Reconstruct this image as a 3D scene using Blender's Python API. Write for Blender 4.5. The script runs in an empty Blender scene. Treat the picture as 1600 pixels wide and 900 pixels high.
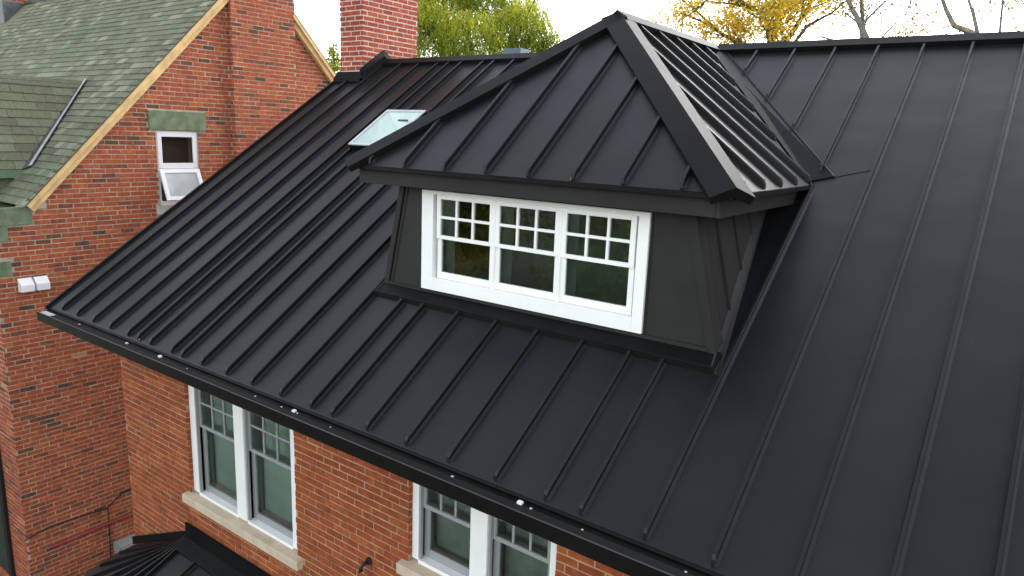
import bpy, math, random
import numpy as np
from mathutils import Vector, Matrix, Euler
random.seed(7); rng = np.random.default_rng(11)
R = math.radians

# ------------------------------------------------------------------ camera, sky, sun, exposure
scene = bpy.context.scene
COL = scene.collection
F_PX, CAM_ROT, CAM_LOC = 1100.23, (1.3589, -0.0384, 0.6345), (9.5327, -3.4613, 2.2711)
cam = bpy.data.cameras.new('camera'); cam_o = bpy.data.objects.new('camera', cam); COL.objects.link(cam_o)
cam.sensor_width = 36; cam.lens = 36 * F_PX / 1600; cam.clip_start = .05; cam.clip_end = 3000
cam_o.location = CAM_LOC; cam_o.rotation_euler = CAM_ROT
scene.camera = cam_o

SUN_EL, SUN_AZ = R(18), R(8)             # azimuth clockwise from +Y: veiled low sun beyond the ridge
world = bpy.data.worlds.new('World'); scene.world = world; world.use_nodes = True
nt = world.node_tree; nt.nodes.clear()
sky = nt.nodes.new('ShaderNodeTexSky'); sky.sky_type = 'NISHITA'; sky.sun_disc = False
sky.sun_elevation = SUN_EL; sky.sun_rotation = SUN_AZ
sky.air_density = 1.0; sky.dust_density = 0.8; sky.ozone_density = 1.0
hs = nt.nodes.new('ShaderNodeHueSaturation'); hs.inputs['Saturation'].default_value = .28   # thin overcast
bg = nt.nodes.new('ShaderNodeBackground'); bg.inputs['Strength'].default_value = .15
wo = nt.nodes.new('ShaderNodeOutputWorld')
nt.links.new(sky.outputs[0], hs.inputs['Color']); nt.links.new(hs.outputs[0], bg.inputs[0]); nt.links.new(bg.outputs[0], wo.inputs[0])
sun = bpy.data.lights.new('sun', 'SUN'); sun.energy = 0.5; sun.angle = R(56); sun.color = (1, .96, .9)
sun_o = bpy.data.objects.new('sun', sun); COL.objects.link(sun_o)
sd = Vector((math.sin(SUN_AZ) * math.cos(SUN_EL), math.cos(SUN_AZ) * math.cos(SUN_EL), math.sin(SUN_EL)))
sun_o.rotation_euler = sd.to_track_quat('Z', 'Y').to_euler(); sun_o.location = (5, -8, 20)
vs = scene.view_settings
vs.view_transform = 'Standard'; vs.look = 'None'; vs.gamma = 1; vs.use_curve_mapping = False
vs.exposure = 2.1
scene.render.engine = 'CYCLES'
scene.cycles.max_bounces = 8; scene.cycles.transparent_max_bounces = 12

# ------------------------------------------------------------------ helpers
CAM_M = Euler(CAM_ROT, 'XYZ').to_matrix().transposed(); CAM_V = Vector(CAM_LOC)
def pix(p):
    q = CAM_M @ (Vector(p) - CAM_V)
    if q.z > -.05: return None
    return 800 - F_PX * q.x / q.z, 450 + F_PX * q.y / q.z, -q.z

class MB:
    """collects polygons for one mesh"""
    def __init__(s): s.v = []; s.f = []; s.t = []
    def poly(s, pts):
        n = len(s.v); s.v += [tuple(p) for p in pts]; s.f.append(tuple(range(n, n + len(pts))))
    def hexa(s, a, b):                       # two matching rings of points joined to a solid
        n = len(s.v); k = len(a); s.v += [tuple(p) for p in a] + [tuple(p) for p in b]
        s.f.append(tuple(range(n + k - 1, n - 1, -1))); s.f.append(tuple(range(n + k, n + 2 * k)))
        for i in range(k):
            j = (i + 1) % k; s.f.append((n + i, n + j, n + k + j, n + k + i))
    def box(s, x0, x1, y0, y1, z0, z1):
        s.hexa([(x0, y0, z0), (x1, y0, z0), (x1, y1, z0), (x0, y1, z0)], [(x0, y0, z1), (x1, y0, z1), (x1, y1, z1), (x0, y1, z1)])
    def fbox(s, F, u0, u1, v0, v1, w0, w1):
        s.hexa([F(u0, v0, w0), F(u1, v0, w0), F(u1, v1, w0), F(u0, v1, w0)], [F(u0, v0, w1), F(u1, v0, w1), F(u1, v1, w1), F(u0, v1, w1)])
    def slab(s, F, pts, w0, w1):
        s.hexa([F(u, v, w0) for u, v in pts], [F(u, v, w1) for u, v in pts])
    def sweep(s, prof, A, B):                # prof: list of offset vectors
        A = Vector(A); B = Vector(B); s.hexa([A + Vector(o) for o in prof], [B + Vector(o) for o in prof])
    def tube(s, pts, rads, k=6):
        pts = [Vector(p) for p in pts]; base = len(s.v)
        for i, p in enumerate(pts):
            d = (pts[min(i + 1, len(pts) - 1)] - pts[max(i - 1, 0)]).normalized()
            a = d.orthogonal().normalized(); b = d.cross(a)
            if i == 0: a0 = a
            else:
                a = (a0 - d * a0.dot(d)).normalized(); b = d.cross(a); a0 = a
            for j in range(k):
                t = 2 * math.pi * j / k; s.v.append(tuple(p + (a * math.cos(t) + b * math.sin(t)) * rads[i]))
        for i in range(len(pts) - 1):
            for j in range(k):
                q = base + i * k; s.f.append((q + j, q + (j + 1) % k, q + k + (j + 1) % k, q + k + j))
        s.f.append(tuple(base + k - 1 - j for j in range(k))); n = base + (len(pts) - 1) * k; s.f.append(tuple(n + j for j in range(k)))
    def mesh(s, name, mat):
        me = bpy.data.meshes.new(name); me.from_pydata(s.v, [], s.f); me.materials.append(mat)
        if s.t:
            at = me.attributes.new('tone', 'FLOAT', 'POINT'); at.data.foreach_set('value', np.array(s.t, dtype=np.float32))
        me.update()
        return me
    def build(s, name, mat, parent=None, bevel=0, smooth=False, fix=True):
        me = s.mesh(name, mat)
        if fix and len(s.f) < 4000:
            import bmesh
            b = bmesh.new(); b.from_mesh(me); bmesh.ops.recalc_face_normals(b, faces=b.faces); b.to_mesh(me); b.free()
        o = bpy.data.objects.new(name, me); COL.objects.link(o); o.parent = parent
        if bevel:
            m = o.modifiers.new('bevel', 'BEVEL'); m.width = bevel; m.segments = 2; m.limit_method = 'ANGLE'
        if smooth:
            for p in me.polygons: p.use_smooth = True
        return o

def frame(o, u, v):
    o = Vector(o); u = Vector(u).normalized(); v = Vector(v).normalized(); n = u.cross(v).normalized()
    F = lambda a, b, c=0: o + u * a + v * b + n * c
    F.n = n; F.u = u; F.v = v; F.o = o
    return F
def thing(name, label, cat, loc=(0, 0, 0), group=None):
    o = bpy.data.objects.new(name, None); COL.objects.link(o); o.empty_display_size = .2
    o.location = (0, 0, 0); o['label'] = label; o['category'] = cat
    if group: o['group'] = group
    return o
def tag(o, label, cat, group=None):
    o['label'] = label; o['category'] = cat
    if group: o['group'] = group
    return o
def part(name, parent):                       # an Empty that gathers the pieces of a part
    o = bpy.data.objects.new(name, None); COL.objects.link(o); o.parent = parent; o.empty_display_size = .1
    return o

# ------------------------------------------------------------------ materials
def new_mat(name):
    m = bpy.data.materials.new(name); m.use_nodes = True; n = m.node_tree
    return m, n, n.nodes['Principled BSDF']
def N(n, t, **k):
    x = n.nodes.new(t)
    for a, b in k.items(): setattr(x, a, b)
    return x
def plain(name, col, rough=.6, spec=.5, metal=0, noise=0, scale=8, bump=0, bscale=60):
    m, n, b = new_mat(name)
    b.inputs['Roughness'].default_value = rough; b.inputs['Specular IOR Level'].default_value = spec; b.inputs['Metallic'].default_value = metal
    b.inputs['Base Color'].default_value = (*col, 1)
    tc = N(n, 'ShaderNodeTexCoord')
    if noise:
        nz = N(n, 'ShaderNodeTexNoise'); nz.inputs['Scale'].default_value = scale; nz.inputs['Detail'].default_value = 6
        cr = N(n, 'ShaderNodeValToRGB'); e = cr.color_ramp.elements
        e[0].position = .3; e[1].position = .7
        e[0].color = (*[c * (1 - noise) for c in col], 1); e[1].color = (*[min(1, c * (1 + noise)) for c in col], 1)
        n.links.new(tc.outputs['Object'], nz.inputs['Vector']); n.links.new(nz.outputs['Fac'], cr.inputs[0]); n.links.new(cr.outputs[0], b.inputs['Base Color'])
    if bump:
        nb = N(n, 'ShaderNodeTexNoise'); nb.inputs['Scale'].default_value = bscale; nb.inputs['Detail'].default_value = 4
        bp = N(n, 'ShaderNodeBump'); bp.inputs['Strength'].default_value = bump; bp.inputs['Distance'].default_value = .01
        n.links.new(tc.outputs['Object'], nb.inputs['Vector']); n.links.new(nb.outputs['Fac'], bp.inputs['Height']); n.links.new(bp.outputs[0], b.inputs['Normal'])
    return m

def metal_mat(name, col, rough, spec, smudge=.05, streak=.5):
    """painted steel: faint per-sheet tone, dusty smudges, oil-canning ripple"""
    m, n, b = new_mat(name)
    tc = N(n, 'ShaderNodeTexCoord'); oi = N(n, 'ShaderNodeObjectInfo')
    n1 = N(n, 'ShaderNodeTexNoise'); n1.inputs['Scale'].default_value = 1.3; n1.inputs['Detail'].default_value = 8; n1.inputs['Roughness'].default_value = .65
    n2 = N(n, 'ShaderNodeTexNoise'); n2.inputs['Scale'].default_value = 90; n2.inputs['Detail'].default_value = 2
    n.links.new(tc.outputs['Object'], n1.inputs['Vector']); n.links.new(tc.outputs['Object'], n2.inputs['Vector'])
    mix = N(n, 'ShaderNodeMix', data_type='RGBA')
    mr = N(n, 'ShaderNodeMapRange'); mr.inputs['From Min'].default_value = .35; mr.inputs['From Max'].default_value = .75
    n.links.new(n1.outputs['Fac'], mr.inputs['Value']); n.links.new(mr.outputs[0], mix.inputs['Factor'])
    mix.inputs['A'].default_value = (*col, 1); mix.inputs['B'].default_value = (*[c * 1.35 + .003 for c in col], 1)
    hv = N(n, 'ShaderNodeHueSaturation'); mv = N(n, 'ShaderNodeMapRange'); mv.inputs['To Min'].default_value = .88; mv.inputs['To Max'].default_value = 1.12
    n.links.new(oi.outputs['Random'], mv.inputs['Value']); n.links.new(mv.outputs[0], hv.inputs['Value']); n.links.new(mix.outputs['Result'], hv.inputs['Color'])
    mp = N(n, 'ShaderNodeMapping'); mp.inputs['Scale'].default_value = (9, .5, .5); ns = N(n, 'ShaderNodeTexNoise'); ns.inputs['Scale'].default_value = 1; ns.inputs['Detail'].default_value = 5
    n.links.new(tc.outputs['Object'], mp.inputs['Vector']); n.links.new(mp.outputs[0], ns.inputs['Vector'])
    m1 = N(n, 'ShaderNodeMapRange'); m1.inputs['From Min'].default_value = .5; m1.inputs['From Max'].default_value = .8; m1.inputs['To Max'].default_value = streak
    n.links.new(ns.outputs['Fac'], m1.inputs['Value'])
    x1 = N(n, 'ShaderNodeMix', data_type='RGBA'); x1.inputs['B'].default_value = (.007, .0074, .008, 1); n.links.new(m1.outputs[0], x1.inputs['Factor']); n.links.new(hv.outputs[0], x1.inputs['A'])
    vk = N(n, 'ShaderNodeTexVoronoi'); vk.inputs['Scale'].default_value = 5.5; n.links.new(tc.outputs['Object'], vk.inputs['Vector'])
    m2 = N(n, 'ShaderNodeMapRange'); m2.inputs['From Min'].default_value = .035; m2.inputs['From Max'].default_value = .02; m2.inputs['To Max'].default_value = .35
    n.links.new(vk.outputs['Distance'], m2.inputs['Value'])
    x2 = N(n, 'ShaderNodeMix', data_type='RGBA'); x2.inputs['B'].default_value = (.10, .10, .095, 1); n.links.new(m2.outputs[0], x2.inputs['Factor']); n.links.new(x1.outputs['Result'], x2.inputs['A'])
    n.links.new(x2.outputs['Result'], b.inputs['Base Color'])
    rr = N(n, 'ShaderNodeMapRange'); rr.inputs['To Min'].default_value = rough - smudge; rr.inputs['To Max'].default_value = rough + smudge
    n.links.new(n1.outputs['Fac'], rr.inputs['Value']); n.links.new(rr.outputs[0], b.inputs['Roughness'])
    b.inputs['Specular IOR Level'].default_value = spec
    n3 = N(n, 'ShaderNodeTexNoise'); n3.inputs['Scale'].default_value = 2.2; n3.inputs['Detail'].default_value = 1
    n.links.new(tc.outputs['Object'], n3.inputs['Vector'])
    b1 = N(n, 'ShaderNodeBump'); b1.inputs['Strength'].default_value = .22; b1.inputs['Distance'].default_value = .04
    b2 = N(n, 'ShaderNodeBump'); b2.inputs['Strength'].default_value = .06; b2.inputs['Distance'].default_value = .004
    n.links.new(n3.outputs['Fac'], b1.inputs['Height']); n.links.new(n2.outputs['Fac'], b2.inputs['Height'])
    n.links.new(b1.outputs[0], b2.inputs['Normal']); n.links.new(b2.outputs[0], b.inputs['Normal'])
    return m

def piece_mat(name, stops, rough=.85, blotch=.35, bscale=14, bump=.5, interp='LINEAR', stain=None):
    """bricks / shingles: tone of each piece from its own random value (Object Info) or its 'tone' attribute"""
    m, n, b = new_mat(name)
    tc = N(n, 'ShaderNodeTexCoord'); oi = N(n, 'ShaderNodeObjectInfo'); at = N(n, 'ShaderNodeAttribute'); at.attribute_name = 'tone'
    geo = N(n, 'ShaderNodeNewGeometry')
    ad = N(n, 'ShaderNodeMath', operation='ADD'); fr = N(n, 'ShaderNodeMath', operation='FRACT')
    n.links.new(oi.outputs['Random'], ad.inputs[0]); n.links.new(at.outputs['Fac'], ad.inputs[1]); n.links.new(ad.outputs[0], fr.inputs[0])
    cr = N(n, 'ShaderNodeValToRGB'); cr.color_ramp.interpolation = interp
    el = cr.color_ramp.elements
    while len(el) < len(stops): el.new(.5)
    for e, (p, c) in zip(el, stops): e.position = p; e.color = (*c, 1)
    n.links.new(fr.outputs[0], cr.inputs[0])
    nz = N(n, 'ShaderNodeTexNoise'); nz.inputs['Scale'].default_value = bscale; nz.inputs['Detail'].default_value = 5
    n.links.new(geo.outputs['Position'], nz.inputs['Vector'])
    mv = N(n, 'ShaderNodeMapRange'); mv.inputs['From Min'].default_value = .25; mv.inputs['From Max'].default_value = .75
    mv.inputs['To Min'].default_value = 1 - blotch; mv.inputs['To Max'].default_value = 1 + blotch
    n.links.new(nz.outputs['Fac'], mv.inputs['Value'])
    hv = N(n, 'ShaderNodeHueSaturation'); n.links.new(mv.outputs[0], hv.inputs['Value']); n.links.new(cr.outputs[0], hv.inputs['Color'])
    last = hv.outputs[0]
    if stain:                                  # weathering with a shape of its own
        scol, sscale, lo, hi = stain
        ns = N(n, 'ShaderNodeTexNoise'); ns.inputs['Scale'].default_value = sscale; ns.inputs['Detail'].default_value = 9; ns.inputs['Roughness'].default_value = .7
        n.links.new(geo.outputs['Position'], ns.inputs['Vector'])
        ms = N(n, 'ShaderNodeMapRange'); ms.inputs['From Min'].default_value = lo; ms.inputs['From Max'].default_value = hi; ms.inputs['To Max'].default_value = .75
        n.links.new(ns.outputs['Fac'], ms.inputs['Value'])
        mx = N(n, 'ShaderNodeMix', data_type='RGBA'); mx.inputs['B'].default_value = (*scol, 1)
        n.links.new(ms.outputs[0], mx.inputs['Factor']); n.links.new(last, mx.inputs['A']); last = mx.outputs['Result']
    n.links.new(last, b.inputs['Base Color'])
    b.inputs['Roughness'].default_value = rough; b.inputs['Specular IOR Level'].default_value = .25
    nb = N(n, 'ShaderNodeTexNoise'); nb.inputs['Scale'].default_value = 120; nb.inputs['Detail'].default_value = 3
    n.links.new(geo.outputs['Position'], nb.inputs['Vector'])
    bp = N(n, 'ShaderNodeBump'); bp.inputs['Strength'].default_value = bump; bp.inputs['Distance'].default_value = .004
    n.links.new(nb.outputs['Fac'], bp.inputs['Height']); n.links.new(bp.outputs[0], b.inputs['Normal'])
    return m

def glass_mat(name, tint, ior=1.5, gl=1.0):
    m = bpy.data.materials.new(name); m.use_nodes = True; n = m.node_tree; n.nodes.clear()
    t = N(n, 'ShaderNodeBsdfTransparent'); t.inputs[0].default_value = (*tint, 1)
    g = N(n, 'ShaderNodeBsdfGlossy'); g.inputs['Roughness'].default_value = .015; g.inputs['Color'].default_value = (gl, gl, gl, 1)
    f = N(n, 'ShaderNodeFresnel'); f.inputs['IOR'].default_value = ior
    tc = N(n, 'ShaderNodeTexCoord'); nz = N(n, 'ShaderNodeTexNoise'); nz.inputs['Scale'].default_value = 2.5; bp = N(n, 'ShaderNodeBump'); bp.inputs['Strength'].default_value = .05; bp.inputs['Distance'].default_value = .01
    n.links.new(tc.outputs['Object'], nz.inputs['Vector']); n.links.new(nz.outputs['Fac'], bp.inputs['Height']); n.links.new(bp.outputs[0], g.inputs['Normal'])
    x = N(n, 'ShaderNodeMixShader'); o = N(n, 'ShaderNodeOutputMaterial')
    n.links.new(f.outputs[0], x.inputs[0]); n.links.new(t.outputs[0], x.inputs[1]); n.links.new(g.outputs[0], x.inputs[2]); n.links.new(x.outputs[0], o.inputs[0])
    return m

def leaf_mat(name, stops, trans=.35):
    m, n, b = new_mat(name)
    at = N(n, 'ShaderNodeAttribute'); at.attribute_name = 'tone'
    cr = N(n, 'ShaderNodeValToRGB'); el = cr.color_ramp.elements
    while len(el) < len(stops): el.new(.5)
    for e, (p, c) in zip(el, stops): e.position = p; e.color = (*c, 1)
    n.links.new(at.outputs['Fac'], cr.inputs[0]); n.links.new(cr.outputs[0], b.inputs['Base Color'])
    b.inputs['Roughness'].default_value = .6; b.inputs['Specular IOR Level'].default_value = .3
    tr = N(n, 'ShaderNodeBsdfTranslucent'); n.links.new(cr.outputs[0], tr.inputs[0])
    mx = N(n, 'ShaderNodeMixShader'); mx.inputs[0].default_value = trans
    n.links.new(b.outputs[0], mx.inputs[1]); n.links.new(tr.outputs[0], mx.inputs[2]); n.links.new(mx.outputs[0], n.nodes['Material Output'].inputs[0])
    return m

M = {}
M['roof'] = metal_mat('black_painted_steel', (.0050, .0053, .0066), .41, .31)
M['trim'] = metal_mat('black_trim_steel', (.0045, .0047, .0053), .5, .10)
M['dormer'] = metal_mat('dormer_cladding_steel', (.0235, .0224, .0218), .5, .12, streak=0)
M['gutter'] = metal_mat('gutter_black_gloss', (.003, .003, .003), .2, .5)
M['white'] = plain('white_painted_trim', (.87, .87, .85), .4, .4, noise=.03, scale=3)
M['offwhite'] = plain('white_upvc', (.78, .78, .80), .35, .4, noise=.02, scale=4)
M['sash'] = plain('grey_sash_paint', (.30, .315, .31), .45, .4, noise=.05, scale=3)
M['stone'] = plain('limestone_sill', (.56, .46, .34), .9, .2, noise=.12, scale=9, bump=.4, bscale=40)
M['greystone'] = plain('pale_render', (.42, .41, .37), .9, .2, noise=.15, scale=8, bump=.3)
M['greenstone'] = plain('green_painted_stone', (.155, .195, .125), .85, .2, noise=.28, scale=7, bump=.4, bscale=30)
M['greenwood'] = plain('green_painted_wood', (.12, .185, .115), .6, .3, noise=.12, scale=5)
M['mortar'] = plain('mortar', (.43, .36, .28), .95, .1, noise=.3, scale=6, bump=.5, bscale=80)
M['mortar_red'] = plain('mortar_pinkish', (.55, .43, .35), .95, .1, noise=.25, scale=6, bump=.5, bscale=80)
M['mortar_house'] = plain('mortar_tan', (.40, .27, .17), .95, .1, noise=.3, scale=5, bump=.5, bscale=80)
M['lead'] = plain('lead_flashing', (.10, .10, .105), .5, .4, metal=.3, noise=.3, scale=9, bump=.4, bscale=12)
M['galv'] = plain('galvanised_steel', (.50, .52, .54), .4, .5, metal=.1, noise=.15, scale=10)
M['wood'] = plain('bare_pine_board', (.66, .46, .22), .7, .25, noise=.2, scale=5, bump=.3, bscale=20)
M['wood_dark'] = plain('dark_board_edge', (.10, .08, .05), .8, .2)  # plain dark brown for the strip along the rake boards
M['plaster'] = plain('white_plaster', (.90, .91, .90), .8, .2)
M['interior'] = plain('dim_room_wall', (.16, .155, .15), .9, .1)
M['blind'] = plain('green_grey_blind', (.60, .60, .56), .9, .1, noise=.15, scale=2)
M['blind2'] = plain('dark_grey_blind', (.34, .33, .30), .9, .1, noise=.35, scale=3)
M['redpipe'] = plain('red_painted_pipe', (.25, .035, .04), .5, .4, noise=.15, scale=6)
M['cable'] = plain('black_cable', (.015, .015, .015), .6, .3)
M['greybox'] = plain('grey_box_paint', (.27, .29, .30), .5, .4, noise=.08, scale=6)
M['black'] = plain('black_paint', (.012, .013, .013), .4, .4)
M['iron'] = plain('cast_iron', (.02, .018, .02), .6, .4, bump=.3)
M['glass'] = glass_mat('window_glass', (.74, .90, .85), ior=1.95)
M['glass_sky'] = glass_mat('skylight_glass', (.92, 1, .975), ior=1.12)
M['ground'] = plain('trodden_ground', (.085, .08, .06), .95, .1, noise=.4, scale=2, bump=.5)
M['vent'] = plain('slate_blue_vent', (.10, .13, .155), .6, .3, noise=.1)
M['bark'] = plain('grey_brown_bark', (.10, .085, .07), .9, .1, noise=.35, scale=6, bump=.6, bscale=18)
M['bark_pale'] = plain('pale_grey_bark', (.17, .16, .14), .9, .1, noise=.3, scale=6, bump=.6, bscale=18)
red = [(0, (0.2702, 0.0649, 0.0326)), (.15, (0.3220, 0.0779, 0.0357)), (.35, (0.3622, 0.0885, 0.0368)), (.55, (0.2875, 0.0684, 0.0347)), (.72, (0.4140, 0.1133, 0.0420)), (.82, (0.2472, 0.0684, 0.0378)), (.89, (0.1725, 0.0590, 0.0357)), (.945, (0.0747, 0.0531, 0.0399)), (.97, (0.2990, 0.0779, 0.0357)), (.996, (0.3450, 0.0944, 0.0378)), (1, (0.4830, 0.3068, 0.1260))]
M['brick_n'] = piece_mat('old_red_brick', red, blotch=.38, bscale=17, stain=((.13, .05, .036), 2.1, .63, .83))
M['brick_h'] = piece_mat('orange_red_brick', [(0, (.26, .062, .022)), (.3, (.305, .074, .024)), (.55, (.25, .056, .022)), (.75, (.36, .098, .03)), (.9, (.22, .053, .024)), (1, (.285, .072, .024))], blotch=.32, bscale=15, stain=((.14, .055, .033), 2.4, .60, .80))
M['brick_c'] = piece_mat('crimson_brick', [(0, (.27, .052, .034)), (.3, (.31, .058, .034)), (.6, (.23, .046, .034)), (.8, (.37, .085, .042)), (1, (.20, .043, .034))], blotch=.25, bscale=10)
M['shingle'] = piece_mat('green_asphalt_shingle', [(0, (0.1509, 0.1626, 0.1066)), (.3, (0.1695, 0.1829, 0.1194)), (.5, (0.1294, 0.1452, 0.0966)), (.66, (0.2586, 0.2686, 0.1919)), (.74, (0.1437, 0.1670, 0.1024)), (.88, (0.1222, 0.1089, 0.0824)), (1, (0.1552, 0.1771, 0.1137))], rough=.95, blotch=.22, bscale=25, bump=.8, stain=((.085, .13, .075), .9, .58, .75))
M['shingle_d'] = piece_mat('olive_asphalt_shingle', [(0, (0.1354, 0.1441, 0.0905)), (.35, (0.1662, 0.1765, 0.1061)), (.6, (0.1231, 0.1176, 0.0827)), (.8, (0.1923, 0.1985, 0.1326)), (1, (0.1416, 0.1515, 0.0936))], rough=.95, blotch=.2, bscale=25, bump=.8)
mesh_m, n_, b_ = new_mat('gutter_guard_mesh')
tc_ = N(n_, 'ShaderNodeTexCoord'); vo_ = N(n_, 'ShaderNodeTexVoronoi'); vo_.inputs['Scale'].default_value = 75; vo_.inputs['Randomness'].default_value = 0
cr_ = N(n_, 'ShaderNodeValToRGB'); cr_.color_ramp.elements[0].color = (.002, .002, .002, 1); cr_.color_ramp.elements[1].color = (.016, .016, .016, 1)
cr_.color_ramp.elements[0].position = .38; cr_.color_ramp.elements[1].position = .48
n_.links.new(tc_.outputs['Object'], vo_.inputs['Vector']); n_.links.new(vo_.outputs['Distance'], cr_.inputs[0]); n_.links.new(cr_.outputs[0], b_.inputs['Base Color'])
b_.inputs['Roughness'].default_value = .7; b_.inputs['Specular IOR Level'].default_value = .12
M['mesh'] = mesh_m

# ------------------------------------------------------------------ brick laying
def lay(F, z0, z1, course, length, spans, depth=.004, joint=.013, tilt=.0015, seed=1, phase=0):
    """running bond on plane F (u along, v up, w out). spans(v0, v1) -> list of (u0, u1). yields (u0,u1,v0,v1,w)"""
    r = random.Random(seed); out = []
    k = 0; z = z0
    while z < z1 - .02:
        for a, b in spans(z, z + course):
            off = (length / 2 if k % 2 else 0) + phase + r.uniform(-.03, .03)
            u = math.floor((a - off) / length) * length + off
            while u < b:
                l = max(u, a); h = min(u + length, b)
                if h - l > .035:
                    e1, e2 = r.uniform(-.004, .004), r.uniform(-.004, .004); out.append((l + (joint / 2 + e1 if l > a else 0), h - (joint / 2 + e2 if h < b else 0), z + joint / 2 + r.uniform(-.0015, .002), z + course - joint / 2 + r.uniform(-.002, .0015), depth + r.uniform(-.0025, .0025)))
                u += length
        z += course; k += 1
    return out
def seen(px, box=(0, 1600, 0, 900)): return px and box[0] < px[0] < box[1] and box[2] < px[1] < box[3]

def place_bricks(sets, mat, parent_of, limit, vis, stuff_name='brick_courses', name='brick'):
    """sets: list of (F, bricks, parent). The `limit` largest in view become objects, the rest one 'stuff' mesh per parent."""
    allb = []
    for F, bl, par in sets:
        for b in bl:
            c = F((b[0] + b[1]) / 2, (b[2] + b[3]) / 2, b[4]); p = pix(c); a = 0
            if seen(p) and vis(p):
                q1 = pix(F(b[0], b[2], b[4])); q2 = pix(F(b[1], b[3], b[4]))
                a = abs((q2[0] - q1[0])) * abs(F_PX * (b[3] - b[2]) / p[2])
                if b[1] - b[0] < .08: a *= .5
            allb.append((a, F, b, par))
    allb.sort(key=lambda t: -t[0])
    rest = {}
    unit = MB(); unit.box(-.5, .5, -.5, .5, -.02, 0); ume = unit.mesh(name, mat)
    for i, (a, F, b, par) in enumerate(allb):
        if i < limit and a > 0:
            o = bpy.data.objects.new(name, ume); COL.objects.link(o); o.parent = par
            du, dv = b[1] - b[0], b[3] - b[2]
            rot = Matrix((F.u, F.v, F.n)).transposed().to_4x4()
            jit = Matrix.Rotation(random.uniform(-.006, .006), 4, 'Z') @ Matrix.Rotation(random.uniform(-.008, .008), 4, 'Y')
            o.matrix_world = Matrix.Translation(F((b[0] + b[1]) / 2, (b[2] + b[3]) / 2, b[4])) @ rot @ jit @ Matrix.Diagonal((du, dv, 1, 1))
        else:
            rest.setdefault(par, []).append((F, b))
    for par, lst in rest.items():
        mb = MB(); r = random.Random(5)
        for F, b in lst:
            n0 = len(mb.v); j = [r.uniform(-.002, .002) for _ in range(4)]
            mb.v += [tuple(F(b[0], b[2], -.008)), tuple(F(b[1], b[2], -.008)), tuple(F(b[1], b[3], -.008)), tuple(F(b[0], b[3], -.008)),
                     tuple(F(b[0], b[2], b[4] + j[0])), tuple(F(b[1], b[2], b[4] + j[1])), tuple(F(b[1], b[3], b[4] + j[2])), tuple(F(b[0], b[3], b[4] + j[3]))]
            mb.f += [(n0 + 4, n0 + 5, n0 + 6, n0 + 7), (n0, n0 + 1, n0 + 5, n0 + 4), (n0 + 1, n0 + 2, n0 + 6, n0 + 5), (n0 + 2, n0 + 3, n0 + 7, n0 + 6), (n0 + 3, n0, n0 + 4, n0 + 7)]
            mb.t += [r.random()] * 8
        o = mb.build(stuff_name, mat, par, fix=False); o['kind'] = 'stuff'

# ------------------------------------------------------------------ ground
GZ = -5.6
g = MB(); g.poly([(-600, -600, GZ), (600, -600, GZ), (600, 600, GZ), (-600, 600, GZ)])
go = g.build('ground', M['ground']); go['kind'] = 'structure'

# ================================================================== OUR HOUSE
house = thing('brick_house', 'orange brick house with black standing seam metal roof and hipped dormer', 'house')
P = 0.5916; TP = math.tan(P); CP = math.cos(P)
RX1 = 12.3; YR = 5.0; ZR = YR * TP; SR = YR / CP
MR = frame((0, 0, 0), (1, 0, 0), (0, math.cos(P), math.sin(P)))        # main roof: u = x, v = slope distance, w = out
def sy(y): return y / CP
# dormer key numbers
EX0, EX1, EY, EZ = 4.49, 8.03, .92, 1.97
DX, DYP, DZ = 6.235, 2.60, 3.36
VY = EZ / TP                                                            # where the dormer eave height meets the main roof
def valley(x):
    h = (EX1 - DX) if x > DX else (DX - EX0)
    return VY + (YR - VY) * max(0, 1 - abs(x - DX) / h)
WX0, WX1, WY = 4.65, 7.945, 1.20
roof = part('roof', house)
seam_x = [.336, .728, 1.135, 1.538, 1.94, 2.157, 2.413, 2.829, 3.027, 3.38, 3.789, 4.187, 4.604, 5.011, 5.277, 5.686, 6.106, 6.519, 6.941, 7.342, 7.603, 8.035, 8.445, 8.86, 9.274, 9.685, 10.096, 10.51, 10.92, 11.33, 11.74, 12.15]
SK = (2.157, 2.829, 3.63, 4.43)                                          # skylight opening
edges = [0.0] + seam_x + [RX1]
def rib(F, u, v0, v1, h=.050, wd=.030, mat=None, parent=None, name='seam', sq0=True):
    """folded standing seam with a hem bead on top; lower end folded over"""
    m = MB(); w = wd / 2
    prof = [(-w * 1.5, .0), (-w * .55, .010), (-w * .5, h * .68), (-w * .95, h * .74), (-w * .8, h), (w * .45, h), (w * .75, h * .86), (w * .6, .010), (w * 1.9, .0), (w * 1.9, -.004), (-w * 1.5, -.004)]
    a = [F(u + x * .9, v0, y * .22 if y > 0 else y) for x, y in prof]; a2 = [F(u + x, v0 + .022, y * .72 if y > 0 else y) for x, y in prof]; a3 = [F(u + x, v0 + .05, y) for x, y in prof]
    b = [F(u + x, v1, y) for x, y in prof]
    m.hexa(a, a2); m.hexa(a2, a3); m.hexa(a3, b)
    return m.build(name, mat or M['roof'], parent)
TOP = SR - .02
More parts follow.
